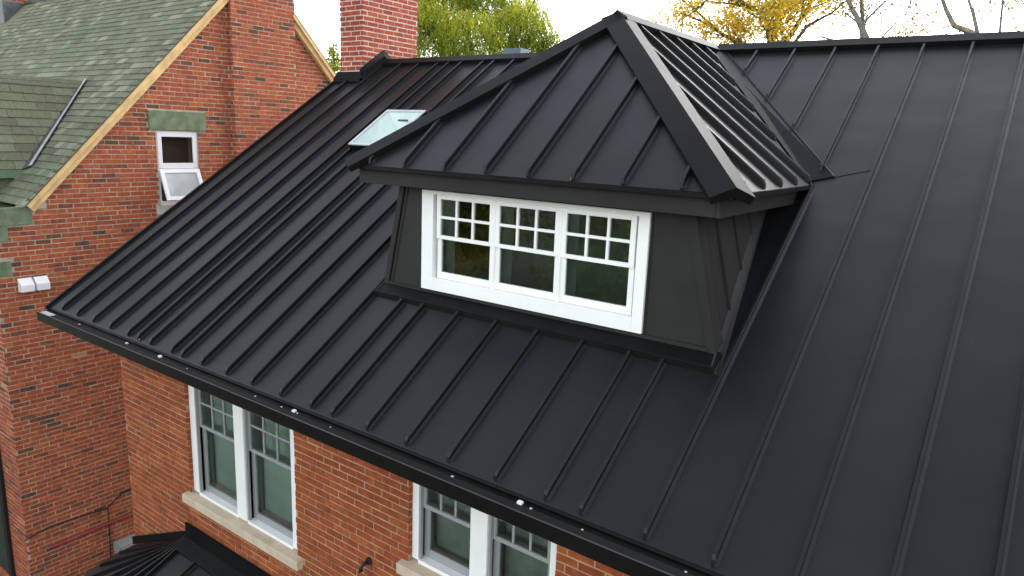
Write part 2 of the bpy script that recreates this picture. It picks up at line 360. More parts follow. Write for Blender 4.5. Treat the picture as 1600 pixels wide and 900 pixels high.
for i in range(len(edges) - 1):
    a, b = edges[i], edges[i + 1]
    pieces = []
    if a >= 5.0 and b <= 7.62:
        pieces.append([(a, 0), (b, 0), (b, sy(WY)), (a, sy(WY))])
        top = [(a, sy(valley(a))), (b, sy(valley(b))), (b, TOP), (a, TOP)]
        if min(TOP - sy(valley(a)), TOP - sy(valley(b))) > .08: pieces.append(top)
    elif a >= SK[0] - .01 and b <= SK[1] + .01:
        pieces += [[(a, 0), (b, 0), (b, SK[2]), (a, SK[2])], [(a, SK[3]), (b, SK[3]), (b, TOP), (a, TOP)]]
    elif abs(a - 8.035) < .01:                                           # the run with a cross lap beside the valley foot
        pieces += [[(a, 0), (b, 0), (b, sy(3.17)), (a, sy(2.998))], [(a, sy(2.977)), (b, sy(3.149)), (b, TOP), (a, TOP)]]
    else:
        pieces.append([(a, 0), (b, 0), (b, TOP), (a, TOP)])
    for k, pc in enumerate(pieces):
        lift = .004 if (abs(a - 8.035) < .01 and k == 1) else 0
        m = MB(); m.slab(MR, pc, -.02, lift); m.build('roof_panel', M['roof'], roof)
for x in seam_x:
    segs = [(.022, TOP)]
    if 5.0 < x < 7.62:
        segs = [(.022, sy(1.09))]
        if TOP - sy(valley(x)) > .5 and False: segs.append((sy(valley(x)), TOP))
    elif 4.45 < x < 4.7: segs = [(.022, sy(2.2))]
    elif SK[0] - .05 < x < SK[1] + .05: segs = [(.022, SK[2] - .05), (SK[3] + .05, TOP)]
    elif abs(x - 8.035) < .01: segs = [(.022, sy(2.88))]
    elif x in (7.603,): segs = [(.022, sy(1.09))]
    for s0, s1 in segs: rib(MR, x, s0, s1, parent=roof)
# seams above the right valley
for x in (6.79, 7.205, 7.62, 8.035):
    rib(MR, x, sy(3.029 + (8.16 - x) / 1.795 * 1.961 - .01 if x < 8.03 else 3.08), TOP, parent=roof)
# rear slope, plain panels
BR = frame((RX1, 2 * YR, 0), (-1, 0, 0), (0, -math.cos(P), math.sin(P)))
for i in range(30):
    m = MB(); m.slab(BR, [(i * .41, 0), (i * .41 + .41, 0), (i * .41 + .41, TOP), (i * .41, TOP)], -.02, 0); m.build('roof_panel', M['roof'], roof)
# trims
def cap(A, B, dA, nA, dB, nB, w, h, name, parent, mat, ext0=0, ext1=0):
    """folded cap over a ridge or hip. dA/dB: in-plane directions away from the line, nA/nB: plane normals"""
    A, B = Vector(A), Vector(B); t = (B - A).normalized(); A = A - t * ext0; B = B + t * ext1
    dA, nA, dB, nB = [Vector(v).normalized() for v in (dA, nA, dB, nB)]
    bis = (nA + nB).normalized(); hh = h / max(.3, bis.dot(nA))
    prof = [dA * w, dA * w + nA * (h * .35), dA * (w - .002) + nA * h, bis * hh, dB * (w - .002) + nB * h, dB * w + nB * (h * .35), dB * w, -bis * .01]
    m = MB(); m.sweep(prof, A, B); return m.build(name, mat, parent)
nf = Vector((0, -math.sin(P), math.cos(P))); nbk = Vector((0, math.sin(P), math.cos(P)))
dfr = Vector((0, -math.cos(P), -math.sin(P))); dbk = Vector((0, math.cos(P), -math.sin(P)))
for x0, x1 in ((.62, 3.4), (3.402, DX - .05), (DX + .05, 8.75), (8.752, RX1 + .03)):
    cap((x0, YR, ZR), (x1, YR, ZR), dfr, nf, dbk, nbk, .105, .058, 'ridge_cap', roof, M['trim'])
m = MB(); m.fbox(MR, -.035, .012, -.03, 5.62, -.09, .030); m.fbox(MR, .012, .06, .0, 5.55, .001, .008); m.build('rake_trim', M['trim'], roof, bevel=.004)
m = MB(); m.fbox(MR, RX1, RX1 + .035, -.03, SR - .2, -.09, .030); m.build('rake_trim', M['trim'], roof)
m = MB(); m.fbox(MR, -.02, RX1, -.022, .004, -.035, -.003); m.build('eave_trim', M['trim'], roof)
m = MB(); m.box(.0, RX1, -.005, .02, -.16, -.026); m.box(.0, RX1, .02, .6, -.16, -.145); m.build('eave_board', M['black'], house)

# gutter
gut = MB()
prof = [(-.012, -.04), (-.012, -.155), (-.132, -.146), (-.140, -.138), (-.1405, -.125), (-.141, -.10), (-.142, -.075), (-.142, -.038), (-.128, -.034), (-.128, -.046), (-.137, -.05), (-.137, -.072), (-.1365, -.10), (-.136, -.13), (-.128, -.140), (-.018, -.148), (-.018, -.04)]
k = len(prof)
for x0, x1 in ((0.0, RX1),):
    gut.hexa([(x0, a, b) for a, b in prof], [(x1, a, b) for a, b in prof])
gut.poly([(0.001, a, b) for a, b in prof[:8]] + [(0.001, -.012, -.04)])
gutter = gut.build('gutter', M['gutter'], house)
m = MB(); m.box(.02, RX1, -.1425, -.130, -.0335, -.029); m.build('gutter_lip', plain('lip_highlight', (.05, .05, .05), .3, .6), gutter, bevel=.0015)  # lip coloured lighter than the gutter to stand in for its highlight
gf = frame((0, -.126, -.037), (1, 0, 0), (0, .118, .004))
m = MB(); m.fbox(gf, .32, RX1, 0, .072, 0, .002); m.build('gutter_guard', M['mesh'], gutter)
m = MB(); m.fbox(gf, .06, RX1, .072, .118, .0, .004); m.build('guard_flange', M['trim'], gutter)
m = MB(); m.fbox(gf, .05, .33, .0, .07, .0, .004); m.build('guard_end_sheet', M['galv'], gutter)
for x, s, mt in ((.95, .02, 'galv'), (2.05, .028, 'galv'), (2.72, .035, 'offwhite'), (3.25, .012, 'galv'), (4.35, .014, 'galv'), (4.72, .014, 'galv'), (4.87, .034, 'offwhite'), (4.93, .015, 'galv'), (5.35, .011, 'galv'), (6.62, .018, 'galv'), (7.18, .036, 'offwhite'), (7.28, .016, 'galv'), (7.66, .013, 'galv'), (8.32, .013, 'galv')):
    m = MB(); m.fbox(gf, x, x + s, .060, .060 + s * .8, .003, .003 + s * .5); m.build('guard_clip', M[mt], gutter, bevel=.002)

# ---------------- house wall and windows
YW = .5
win1 = (2.15, 4.12, -.22, -1.93); win2 = (5.68, 7.16, -.22, -1.34)
wall = MB()
def wall_box(x0, x1, z0, z1): wall.box(x0, x1, YW + .0, YW + .22, z0, z1)
wall_box(.65, win1[0], GZ, -.147); wall_box(win1[0], win1[1], GZ, win1[3] - .03); wall_box(win1[1], win2[0], GZ, -.147)
wall_box(win2[0], win2[1], GZ, win2[3] - .03); wall_box(win2[1], RX1 - .6, GZ, -.147)
wall.box(.65, .87, YW + .22, 9.5, GZ, -.147); wall.box(RX1 - .82, RX1 - .6, YW + .22, 9.5, GZ, -.147); wall.box(.87, RX1 - .82, 9.28, 9.5, GZ, -.147)
wall_o = wall.build('wall', M['mortar_house'], house)
m = MB()                                                                   # gable ends under the roof
for x0 in (.65, RX1 - .82):
    m.hexa([(x0, .55, -.146), (x0, 9.45, -.146), (x0, YR, ZR - .2)], [(x0 + .22, .55, -.146), (x0 + .22, 9.45, -.146), (x0 + .22, YR, ZR - .2)])
m.build('gable_wall', M['brick_h'], house)
FW = frame((0, YW, 0), (1, 0, 0), (0, 0, 1)); 
FW2 = lambda a, b, c=0: Vector((a, YW - c, b)); FW2.u = Vector((1, 0, 0)); FW2.v = Vector((0, 0, 1)); FW2.n = Vector((0, -1, 0))
def spans_h(z0, z1):
    zc = (z0 + z1) / 2; s = [(.65, RX1 - .6)]
    for w in (win1, win2):
        if zc > w[3] - .14:
            n = []
            for a, b in s:
                lo, hi = (w[0], w[1])
                if zc < w[3]: lo, hi = w[0] - .09, w[1] + .09
                if a < lo: n.append((a, min(b, lo)))
                if b > hi: n.append((max(a, hi), b))
            s = n
    return s
bh = lay(FW2, GZ, -.16, .0716, .2225, spans_h, seed=3)
# jamb bricks on the returns (visible, left side of each opening)
jb = []
for w in (win1, win2):
    FJ = frame((w[0], YW - .006, 0), (0, 1, 0), (0, 0, 1))
    sp = lambda z0, z1: [(0.006, .06)] if (z0 + z1) / 2 > w[3] else []
    jl = []
    z = GZ + math.ceil((w[3] - GZ) / .0716) * .0716
    while z < -.2:
        jl.append((.0, .06, z + .005, z + .0666, .001)); z += .0716
    jb.append((FJ, jl))
chim_brick_sets = []

def window(name, x0, x1, z0, z1, yo, frame_m, sash_m, cols, rows, split, casing, blind, depth=.1, stile=.055, parent=house, deep=.04, vis=None):
    """double-hung window in the plane y=yo (outside towards -y)"""
    w = part(name, parent)
    # upper sash (outer), lower sash (set back)
    zs = z0 + (z1 - z0) * split
    def sash(nm, a, b, c, d, y, st, bot, cols, rows, mt, mun=.02):
        m = MB(); m.box(a, a + st, y, y + .035, c, d); m.box(b - st, b, y, y + .035, c, d)
        m.box(a + st, b - st, y, y + .035, d - st, d); m.box(a + st, b - st, y, y + .035, c, c + bot)
        ga, gb, gc, gd = a + st, b - st, c + bot, d - st
        for i in range(1, cols):
            x = ga + (gb - ga) * i / cols; m.box(x - mun / 2, x + mun / 2, y + .004, y + .03, gc, gd)
        for i in range(1, rows):
            z = gc + (gd - gc) * i / rows; m.box(ga, gb, y + .005, y + .029, z - mun / 2, z + mun / 2)
        m.build(nm, mt, w, bevel=.003)
        for i in range(cols):
            for j in range(rows):
                m = MB(); pa, pb = ga + (gb - ga) * i / cols, ga + (gb - ga) * (i + 1) / cols; pc, pd = gc + (gd - gc) * j / rows, gc + (gd - gc) * (j + 1) / rows
                m.poly([(pa, y + .017, pc), (pb, y + .017, pc), (pb, y + .017, pd), (pa, y + .017, pd)]); m.build('pane', M['glass'], w, fix=False)
    sash('upper_sash', x0, x1, zs - .02, z1, yo + .01, stile * .8, .035, cols, rows, sash_m)
    sash('lower_sash', x0, x1, z0, zs + .012, yo + .047, stile, stile * 1.3, 1, 1, sash_m)
    m = MB(); d = .2                                                         # reveal inside
    m.box(x0 - .02, x0, yo, yo + d, z0, z1); m.box(x1, x1 + .02, yo, yo + d, z0, z1); m.box(x0, x1, yo + .083, yo + d, z1 - .02, z1 - .001); m.box(x0, x1, yo + .083, yo + d, z0 - .02, z0 + .001)
    m.build('reveal', frame_m, w)
    if blind:
        m = MB(); m.box(x0 + .03, x1 - .03, yo + .17, yo + .18, z0 + .02, z1 - .01); m.build('blind', blind, w)
    return w
def lower_window(w, blind, cols, rows, split, casew):
    x0, x1, z1, z0 = w; yo = YW + .05; mid = (x0 + x1) / 2; ps = .085
    c = MB()
    c.box(x0 + .002, x0 + casew, yo - .015, yo + .09, z0, z1 + .12); c.box(x1 - casew, x1 - .002, yo - .015, yo + .09, z0, z1 + .12)
    c.box(mid - ps, mid + ps, yo - .03, yo + .09, z0, z1 + .12); c.box(x0 + casew, x1 - casew, yo - .015, yo + .09, z1 - .02, z1 + .12)
    c.box(x0 + casew, mid - ps, yo - .02, yo + .09, z0 - .03, z0 + .012); c.box(mid + ps, x1 - casew, yo - .02, yo + .09, z0 - .03, z0 + .012)
    c.build('window_casing', M['white'], house, bevel=.003)
    for a, b in ((x0 + casew, mid - ps), (mid + ps, x1 - casew)):
        ww = window('window', a, b, z0 + .012, z1 - .02, yo + .012, M['sash'], M['sash'], cols, rows, split, None, blind, stile=.06)
        m = MB(); m.box(a, a + .022, yo - .012, yo + .02, z0 + .02, z1 - .03); m.build('track', M['sash'], ww)
    s = MB()
    s.hexa([(x0 - .085, YW - .075, z0 - .135), (x0 - .085, YW + .06, z0 - .135), (x0 - .085, YW + .06, z0 - .018), (x0 - .085, YW - .075, z0 - .035)],
           [(x1 + .085, YW - .075, z0 - .135), (x1 + .085, YW + .06, z0 - .135), (x1 + .085, YW + .06, z0 - .018), (x1 + .085, YW - .075, z0 - .035)])
    s.build('sill', M['stone'], house, bevel=.008)
lower_window(win1, M['blind'], 3, 3, .493, .115)
lower_window(win2, M['blind2'], 3, 3, .46, .075)

# ---------------- chimney
CX0, CX1, CY0, CY1, CZ1 = .09, .63, 4.55, 5.80, 6.2
chim = part('chimney', house)
m = MB(); m.box(CX0 + .01, CX1 - .01, CY0 + .01, CY1 - .01, 2.6, CZ1); m.build('chimney_core', M['mortar_red'], chim)
FC1 = lambda a, b, c=0: Vector((a, CY0 + .01 - c, b)); FC1.u = Vector((1, 0, 0)); FC1.v = Vector((0, 0, 1)); FC1.n = Vector((0, -1, 0))
FC2 = frame((CX1 - .01, 0, 0), (0, 1, 0), (0, 0, 1))
FC3 = frame((CX0 + .01, 0, 0), (0, -1, 0), (0, 0, 1))
spc = lambda a, b: (lambda z0, z1: [(a, b)])
bc1 = lay(FC1, 2.9, CZ1, .0768, .2225, spc(CX0, CX1), seed=4, joint=.018); bc2 = lay(FC2, 2.9, CZ1, .0768, .2225, spc(CY0, CY1), seed=5, phase=.11, joint=.018)
bc3 = lay(FC3, 2.9, CZ1, .0768, .2225, spc(-CY1, -CY0), seed=6)
# flashing round the chimney: apron in front, stepped cheek along the side, saddle over the ridge
def zroof(y): return ZR - abs(y - YR) * TP
fl = MB()
ya = CY0 - .07
fl.hexa([(CX0 - .10, ya, zroof(ya) + .02), (CX1 + .09, ya, zroof(ya) + .02), (CX1 + .09, ya, zroof(ya) + .075), (CX0 - .10, ya, zroof(ya) + .075)],
        [(CX0 - .10, CY0 + .02, zroof(ya) + .02), (CX1 + .09, CY0 + .02, zroof(ya) + .02), (CX1 + .05, CY0 - .008, zroof(ya) + .19), (CX0 - .06, CY0 - .008, zroof(ya) + .19)])
fl.build('chimney_apron', M['trim'], chim, bevel=.004)
ck = MB()
def cheek(y): z = zroof(y); return [(CX1 + .001, y, z - .02), (CX1 + .115, y, z - .01), (CX1 + .105, y, z + .07), (CX1 + .022, y, z + .115), (CX1 + .016, y, z + .21), (CX1 + .001, y, z + .215)]
ck.hexa(cheek(ya), cheek(YR)); ck.hexa(cheek(YR), cheek(CY1 + .1))
ck.build('chimney_cheek_flashing', M['trim'], chim)
m = MB(); m.box(CX0 - .03, CX1 + .03, CY0 - .03, CY1 + .03, CZ1, CZ1 + .12); m.build('chimney_cap', M['greystone'], chim)

# ---------------- brick objects of this house: wall + chimney share the 300 that show largest
def vis_house(p):
    x, y, d = p
    if y < 130: return 525 < x < 660
    return y > 500 and x > 185
place_bricks([(FW2, bh, wall_o)] + [(F, l, wall_o) for F, l in jb], M['brick_h'], None, 190, vis_house)
place_bricks([(FC1, bc1, chim), (FC2, bc2, chim), (FC3, bc3, chim)], M['brick_c'], None, 110, vis_house)

# ---------------- skylight
skl = part('skylight', house)
u0, u1, v0, v1 = SK
m = MB(); t = .03; H = .085
m.fbox(MR, u0 - t, u0, v0 - t, v1 + t, -.01, H); m.fbox(MR, u1, u1 + t, v0 - t, v1 + t, -.01, H); m.fbox(MR, u0, u1, v0 - t, v0, -.01, H); m.fbox(MR, u0, u1, v1, v1 + t, -.01, H)
m.build('curb', M['trim'], skl)
m = MB(); t2 = .03
m.fbox(MR, u0 - t2, u0 + .012, v0 - t2, v1 + t2, H, H + .018); m.fbox(MR, u1 - .012, u1 + t2, v0 - t2, v1 + t2, H, H + .018); m.fbox(MR, u0 + .012, u1 - .012, v0 - t2, v0 + .012, H, H + .018); m.fbox(MR, u0 + .012, u1 - .012, v1 - .012, v1 + t2, H, H + .018)
m.build('frame', M['galv'], skl, bevel=.003)
m = MB(); m.poly([MR(u0, v0, H + .008), MR(u1, v0, H + .008), MR(u1, v1, H + .008), MR(u0, v1, H + .008)]); m.build('glass', M['glass_sky'], skl, fix=False)
m = MB(); D0 = -.42
m.fbox(MR, u0 - .012, u0 + .004, v0, v1, D0, H - .002); m.fbox(MR, u1 - .004, u1 + .012, v0, v1, D0, H - .002); m.fbox(MR, u0 + .004, u1 - .004, v0 - .012, v0 + .004, D0, H - .002); m.fbox(MR, u0 + .004, u1 - .004, v1 - .004, v1 + .012, D0, H - .002); m.fbox(MR, u0 + .004, u1 - .004, v0 + .004, v1 - .004, D0, D0 + .02)
m.build('light_well', M['plaster'], skl)
m = MB(); m.fbox(MR, u0 + .2, u0 + .38, v1 - .07, v1 - .05, -.02, .0); m.build('latch', M['black'], skl)

# ---------------- dormer
dw = part('dormer_wall', house)
def xr(z): return 7.945 - (z - .79) * .2526
def xl(z): return 4.650 + (z - .79) * .221
WIN = (5.150, 7.372, .882, 1.780); ZT = 1.84
def wp(pts, name='wall_panel', y0=WY, y1=WY + .06):
    m = MB(); m.hexa([(x, y0, z) for x, z in pts], [(x, y1, z) for x, z in pts]); return m.build(name, M['dormer'], dw)
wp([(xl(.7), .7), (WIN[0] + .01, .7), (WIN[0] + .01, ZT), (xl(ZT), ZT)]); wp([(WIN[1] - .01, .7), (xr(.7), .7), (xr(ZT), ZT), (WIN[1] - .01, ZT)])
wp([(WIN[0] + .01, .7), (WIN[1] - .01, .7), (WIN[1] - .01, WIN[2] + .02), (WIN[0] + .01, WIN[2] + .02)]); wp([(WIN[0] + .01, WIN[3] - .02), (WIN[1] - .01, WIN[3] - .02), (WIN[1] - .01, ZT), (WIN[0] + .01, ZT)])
# corner trims and joint strips
wp([(xr(.72) - .055, .72), (xr(.72) + .012, .72), (xr(1.83) + .012, 1.83), (xr(1.83) - .055, 1.83)], 'corner_trim', WY - .018, WY - .001)
wp([(xl(.72) - .012, .72), (xl(.72) + .045, .72), (xl(1.83) + .045, 1.83), (xl(1.83) - .012, 1.83)], 'corner_trim', WY - .018, WY - .001)
wp([(xl(.80) + .075, .80), (xl(.80) + .09, .80), (xl(1.83) + .09, 1.83), (xl(1.83) + .075, 1.83)], 'joint_strip', WY - .008, WY - .001)
wp([(WIN[1] + .004, .80), (WIN[1] + .018, .80), (WIN[1] + .018, 1.83), (WIN[1] + .004, 1.83)], 'joint_strip', WY - .010, WY - .001)
# side walls: triangles down to the roof
for s in (1, -1):
    f = xr if s > 0 else xl
    zb = WY * TP - .02; yb = ZT / TP + .1
    m = MB(); a = [(f(zb), WY, zb), (f(ZT), WY, ZT), (f(ZT), yb, ZT + .06)]
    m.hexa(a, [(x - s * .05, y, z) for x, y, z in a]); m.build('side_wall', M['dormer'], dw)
    for yy in (1.54, 1.90, 2.26):
        z0 = yy * TP + .05; m = MB()
        pr = [(f(z0) + s * .001, yy, z0), (f(z0) + s * .024, yy, z0 + .01), (f(z0) + s * .024, yy + .014, z0 + .02), (f(z0) + s * .001, yy + .014, z0 + .01)]
        pt = [(f(ZT) + s * .001, yy, ZT), (f(ZT) + s * .024, yy, ZT), (f(ZT) + s * .024, yy + .014, ZT), (f(ZT) + s * .001, yy + .014, ZT)]
        m.hexa(pr, pt); m.build('seam', M['dormer'], dw)
    # cheek corner board and step flashing
    m = MB(); z0 = WY * TP
    m.hexa([(f(z0 + .02) + s * .016, WY - .017, z0), (f(z0 + .02) + s * .016, WY + .10, z0 + .07), (f(z0) + s * .001, WY + .10, z0 + .07), (f(z0) + s * .001, WY - .017, z0)],
           [(f(ZT) + s * .016, WY - .017, ZT), (f(ZT) + s * .016, WY + .10, ZT), (f(ZT) + s * .001, WY + .10, ZT), (f(ZT) + s * .001, WY - .017, ZT)]); m.build('corner_board', M['dormer'], dw)
    m = MB()
    def fl_at(y): z = y * TP; return [(f(z + .06) + s * .002, y, z + .06), (f(z + .06) + s * .008, y, z + .06), (f(z) + s * .040, y, z + .010), (f(z) + s * .056, y, z + .002), (f(z) - s * .01, y, z - .004)]
    m.hexa(fl_at(1.09), fl_at(2.62)); m.build('side_flashing', M['dormer'], dw)
# base flashing across the front
m = MB(); z = 1.085 * TP
m.hexa([(xl(.72) - .02, 1.085, z - .005), (xl(.72) - .02, 1.085, z + .055), (xl(.72) - .02, WY + .01, WY * TP + .058), (xl(.72) - .02, WY + .01, WY * TP - .05)],
       [(xr(.72) + .012, 1.085, z - .005), (xr(.72) + .012, 1.085, z + .055), (xr(.72) + .012, WY + .01, WY * TP + .058), (xr(.72) + .012, WY + .01, WY * TP - .05)])
m.build('base_flashing', M['trim'], dw, bevel=.004)
m = MB(); m.box(xl(.84) + .0, xr(.84) - .05, WY - .022, WY - .001, WY * TP + .045, WY * TP + .075); m.build('base_ledge', M['dormer'], dw)
# window: casing + three double-hung units
yo = WY - .03
glz = [(5.355, 5.905), (6.01, 6.56), (6.665, 7.215)]; GZ0, GZ1 = 1.055, 1.708
c = MB()
c.box(WIN[0], 5.285, yo, WY + .06, WIN[2], WIN[3]); c.box(7.285, WIN[1], yo, WY + .06, WIN[2], WIN[3])
c.box(5.285, 7.285, yo + .004, WY + .06, 1.745, WIN[3]); c.box(5.285, 7.285, yo - .002, WY + .06, WIN[2], .995)
for a, b in ((5.945, 5.970), (6.600, 6.625)): c.box(a, b, yo + .018, WY + .06, .995, 1.745)
c.build('window_casing', M['white'], house, bevel=.003)
for a, b in glz:
    w = part('window', house)
    zs = 1.372
    def sashd(nm, a, b, c_, d_, y, tp, bt, st, cols, rows):
        m = MB(); m.box(a - st, a, y, y + .035, c_ - bt, d_ + tp); m.box(b, b + st, y, y + .035, c_ - bt, d_ + tp); m.box(a, b, y, y + .035, d_, d_ + tp); m.box(a, b, y, y + .035, c_ - bt, c_)
        for i in range(1, cols):
            x = a + (b - a) * i / cols; m.box(x - .011, x + .011, y - .001, y + .03, c_, d_)
        for i in range(1, rows):
            zz = c_ + (d_ - c_) * i / rows; m.box(a, b, y + .001, y + .029, zz - .012, zz + .012)
        m.build(nm, M['white'], w, bevel=.003)
        for i in range(cols):
            for j in range(rows):
                p0, p1 = a + (b - a) * i / cols, a + (b - a) * (i + 1) / cols; q0, q1 = c_ + (d_ - c_) * j / rows, c_ + (d_ - c_) * (j + 1) / rows
                mm = MB(); mm.poly([(p0, y + .016, q0), (p1, y + .016, q0), (p1, y + .016, q1), (p0, y + .016, q1)]); mm.build('pane', M['glass'], w, fix=False)
    sashd('upper_sash', a, b, zs + .018, GZ1, yo + .022, .037, .034, .045, 3, 2)
    sashd('lower_sash', a, b, GZ0, zs - .014, yo + .040, .020, .058, .045, 1, 1)
    m = MB(); m.box(a - .045, a - .02, WY + .06, WY + .22, .99, 1.76); m.box(b + .02, b + .045, WY + .06, WY + .22, .99, 1.76); m.box(a - .02, b + .02, WY + .06, WY + .22, .97, .995); m.box(a - .02, b + .02, WY + .06, WY + .22, 1.75, 1.77)
    m.build('reveal', M['plaster'], w)
m = MB(); m.box(5.05, 7.5, 2.5, 2.55, .3, 2.2); m.box(5.05, 7.5, 1.28, 2.5, .35, .4); m.build('dormer_room', M['interior'], dw)
# roof of the dormer
dr = part('dormer_roof', house)
FA = frame((0, EY, EZ), (1, 0, 0), (0, DYP - EY, DZ - EZ)); LA = math.hypot(DYP - EY, DZ - EZ)
FB = frame((EX1, 0, EZ), (0, 1, 0), (DX - EX1, 0, DZ - EZ)); LB = math.hypot(DX - EX1, DZ - EZ)
FD = frame((EX0, 0, EZ), (0, -1, 0), (DX - EX0, 0, DZ - EZ)); LD = math.hypot(DX - EX0, DZ - EZ)
def topA(x): return LA * (min((x - EX0) / (DX - EX0), (EX1 - x) / (EX1 - DX)))
fs = [4.74, 5.16, 5.62, 6.05, 6.46, 6.86, 7.26, 7.69]
ed = [EX0] + fs + [EX1]
for a, b in zip(ed, ed[1:]):
    pts = [(a, 0), (b, 0)] + ([(b, topA(b))] if topA(b) > .001 else []) + ([(DX, LA)] if a < DX < b else []) + ([(a, topA(a))] if topA(a) > .001 else [])
    m = MB(); m.slab(FA, pts, -.025, 0); m.build('roof_panel', M['roof'], dr)
for x in fs: rib(FA, x, .012, max(.1, topA(x) - .08), parent=dr)
def lowB(y): return 0 if y <= VY else LB * (y - VY) / (YR - VY)
def topB(y): return LB * min(1, (y - EY) / (DYP - EY))
ys = [1.19 + .413 * i for i in range(10)]
for F, L, sg in ((FB, LB, 1), (FD, LD, -1)):
    brk = sorted(set([EY] + ys + [YR])); brk = [y for y in brk if y <= YR]
    for a, b in zip(brk, brk[1:]):
        lo = [(a, lowB(a))] + ([(VY, 0)] if a < VY < b else []) + [(b, lowB(b))]
        hi = [(b, topB(b))] + ([(DYP, L)] if a < DYP < b else []) + [(a, topB(a))]
        pts = lo + hi; cl = []
        for q in pts:
            if not cl or (abs(q[0] - cl[-1][0]) + abs(q[1] - cl[-1][1])) > 1e-3: cl.append(q)
        if abs(cl[0][0] - cl[-1][0]) + abs(cl[0][1] - cl[-1][1]) < 1e-3: cl.pop()
        if len(cl) < 3: continue
        m = MB(); m.slab(F, [(sg * u, v) for u, v in cl], -.025, 0); m.build('roof_panel', M['roof'], dr)
    for y in ys:
        v0, v1 = lowB(y) + (.012 if y < VY else .22), topB(y) - .09
        if v1 - v0 > .15: rib(F, sg * y, v0, v1, parent=dr)
def inplane(t, n, away):
    d = Vector(t).cross(Vector(n)).normalized()
    return d if d.dot(Vector(away)) > 0 else -d
PK = Vector((DX, DYP, DZ)); CR = Vector((EX1, EY, EZ)); CL = Vector((EX0, EY, EZ))
for C, F2, nm in ((CR, FB, 'hip_cap'), (CL, FD, 'hip_cap')):
    t = PK - C
    cap(C, PK, inplane(t, FA.n, (DX - C.x, 0, 0)), FA.n, inplane(t, F2.n, (0, 1, 0)), F2.n, .145, .06, nm, dr, M['trim'], ext0=.02, ext1=.03)
cap((DX, DYP - .04, DZ), (DX, YR - .02, DZ + .004), FB.v * -1, FB.n, FD.v * -1, FD.n, .10, .062, 'ridge_cap', dr, M['trim'])
# valley flashings laid on the main roof and up the dormer slope
for s, F in ((1, FB), (-1, FD)):
    xe = EX1 if s > 0 else EX0
    lw = .004
    O0, O1 = MR(xe + s * .13, sy(3.029), lw), MR(DX + s * .13, sy(YR - .01), lw)
    I0, I1 = F(s * (VY - .12), .0, lw), F(s * (YR - .14), L_ := (LB if s > 0 else LD), lw)
    nn = (MR(0, 0, 1) - MR(0, 0, 0) + F.n).normalized() * .012; A0 = MR(xe - s * .03, sy(2.962), lw)
    m = MB(); m.hexa([A0, O0, O1, I1, I0], [A0 + nn, O0 + nn, O1 + nn, I1 + nn, I0 + nn]); m.build('valley_flashing', M['trim'], dr)
    m = MB(); e0, e1 = MR(xe + s * .128, sy(3.026), .002), MR(DX + s * .128, sy(YR - .01), .002)
    m.hexa([e0, e0 + Vector((s * .014, .012, 0)), e0 + Vector((s * .014, .012, 0)) + MR.n * .017, e0 + MR.n * .017], [e1, e1 + Vector((s * .014, .0, 0)), e1 + Vector((s * .014, .0, 0)) + MR.n * .017, e1 + MR.n * .017]); m.build('valley_hem', M['dormer'], dr)
# eave edge, fascia boards, soffit
m = MB(); m.box(EX0 - .005, EX1 + .005, EY - .012, EY + .02, EZ - .035, EZ - .003); m.box(EX1 - .02, EX1 + .012, EY + .02, VY - .03, EZ - .035, EZ - .003); m.box(EX0 - .012, EX0 + .02, EY + .02, VY - .03, EZ - .035, EZ - .003); m.build('eave_trim', M['trim'], dr)
fy = .978; fx0, fx1 = 4.575, 7.912
m = MB(); m.box(fx0, fx1, fy, fy + .03, 1.808, 1.955); m.build('fascia', M['dormer'], dr, bevel=.003)
for x0, x1 in ((fx1 + .001, fx1 + .03), (fx0 - .03, fx0 - .001)):
    ye = 1.812 / TP; m = MB(); m.hexa([(x0, fy - .0, 1.806), (x0, ye, 1.806), (x0, ye + .2, 1.955), (x0, fy - .0, 1.955)], [(x1, fy - .0, 1.806), (x1, ye, 1.806), (x1, ye + .2, 1.955), (x1, fy - .0, 1.955)]); m.build('fascia', M['dormer'], dr, bevel=.003)
m = MB(); m.box(fx0, fx1, fy + .03, WY + .05, 1.822, 1.834); m.box(7.5, fx1, WY + .05, 2.72, 1.822, 1.834); m.box(fx0, 5.0, WY + .05, 2.72, 1.822, 1.834); m.build('soffit', M['dormer'], dr)

# ---------------- porch roof at lower left
pr = part('porch_roof', house)
AP = Vector((2.06, YW - .02, -2.60)); SLP = .446; RAD = 1.42
def con(a, r, h=0):                                                        # a: degrees, 0 = towards -x, 90 = towards -y
    c, s = math.cos(R(a)), math.sin(R(a)); n = Vector((-c * SLP, -s * SLP, 1)).normalized()
    return AP + Vector((-c * r, -s * r, -SLP * r)) + n * h
angs = [0] + [12 + 13 * i for i in range(7)]
for a, b in zip(angs, angs[1:]):
    m = MB(); m.hexa([con(a, .02), con(a, RAD), con(b, RAD), con(b, .02)], [con(a, .02, -.02), con(a, RAD, -.02), con(b, RAD, -.02), con(b, .02, -.02)]); m.build('roof_panel', M['roof'], pr)
for a in angs[1:]:
    m = MB(); w = Vector((math.sin(R(a)), -math.cos(R(a)), 0)) * .011
    m.hexa([con(a, .05) - w, con(a, .05) + w, con(a, .05, .04) + w, con(a, .05, .04) - w], [con(a, RAD - .15) - w, con(a, RAD - .15) + w, con(a, RAD - .18, .04) + w, con(a, RAD - .18, .04) - w]); m.build('seam', M['roof'], pr)
FP = frame((AP.x, AP.y - RAD, AP.z - SLP * RAD), (1, 0, 0), (0, 1, SLP)); LP = RAD * math.hypot(1, SLP)
for i in range(8):
    m = MB(); m.fbox(FP, i * .41, i * .41 + .41, 0, LP, -.02, 0); m.build('roof_panel', M['roof'], pr)
    if i: rib(FP, i * .41, .02, LP - .16, parent=pr)
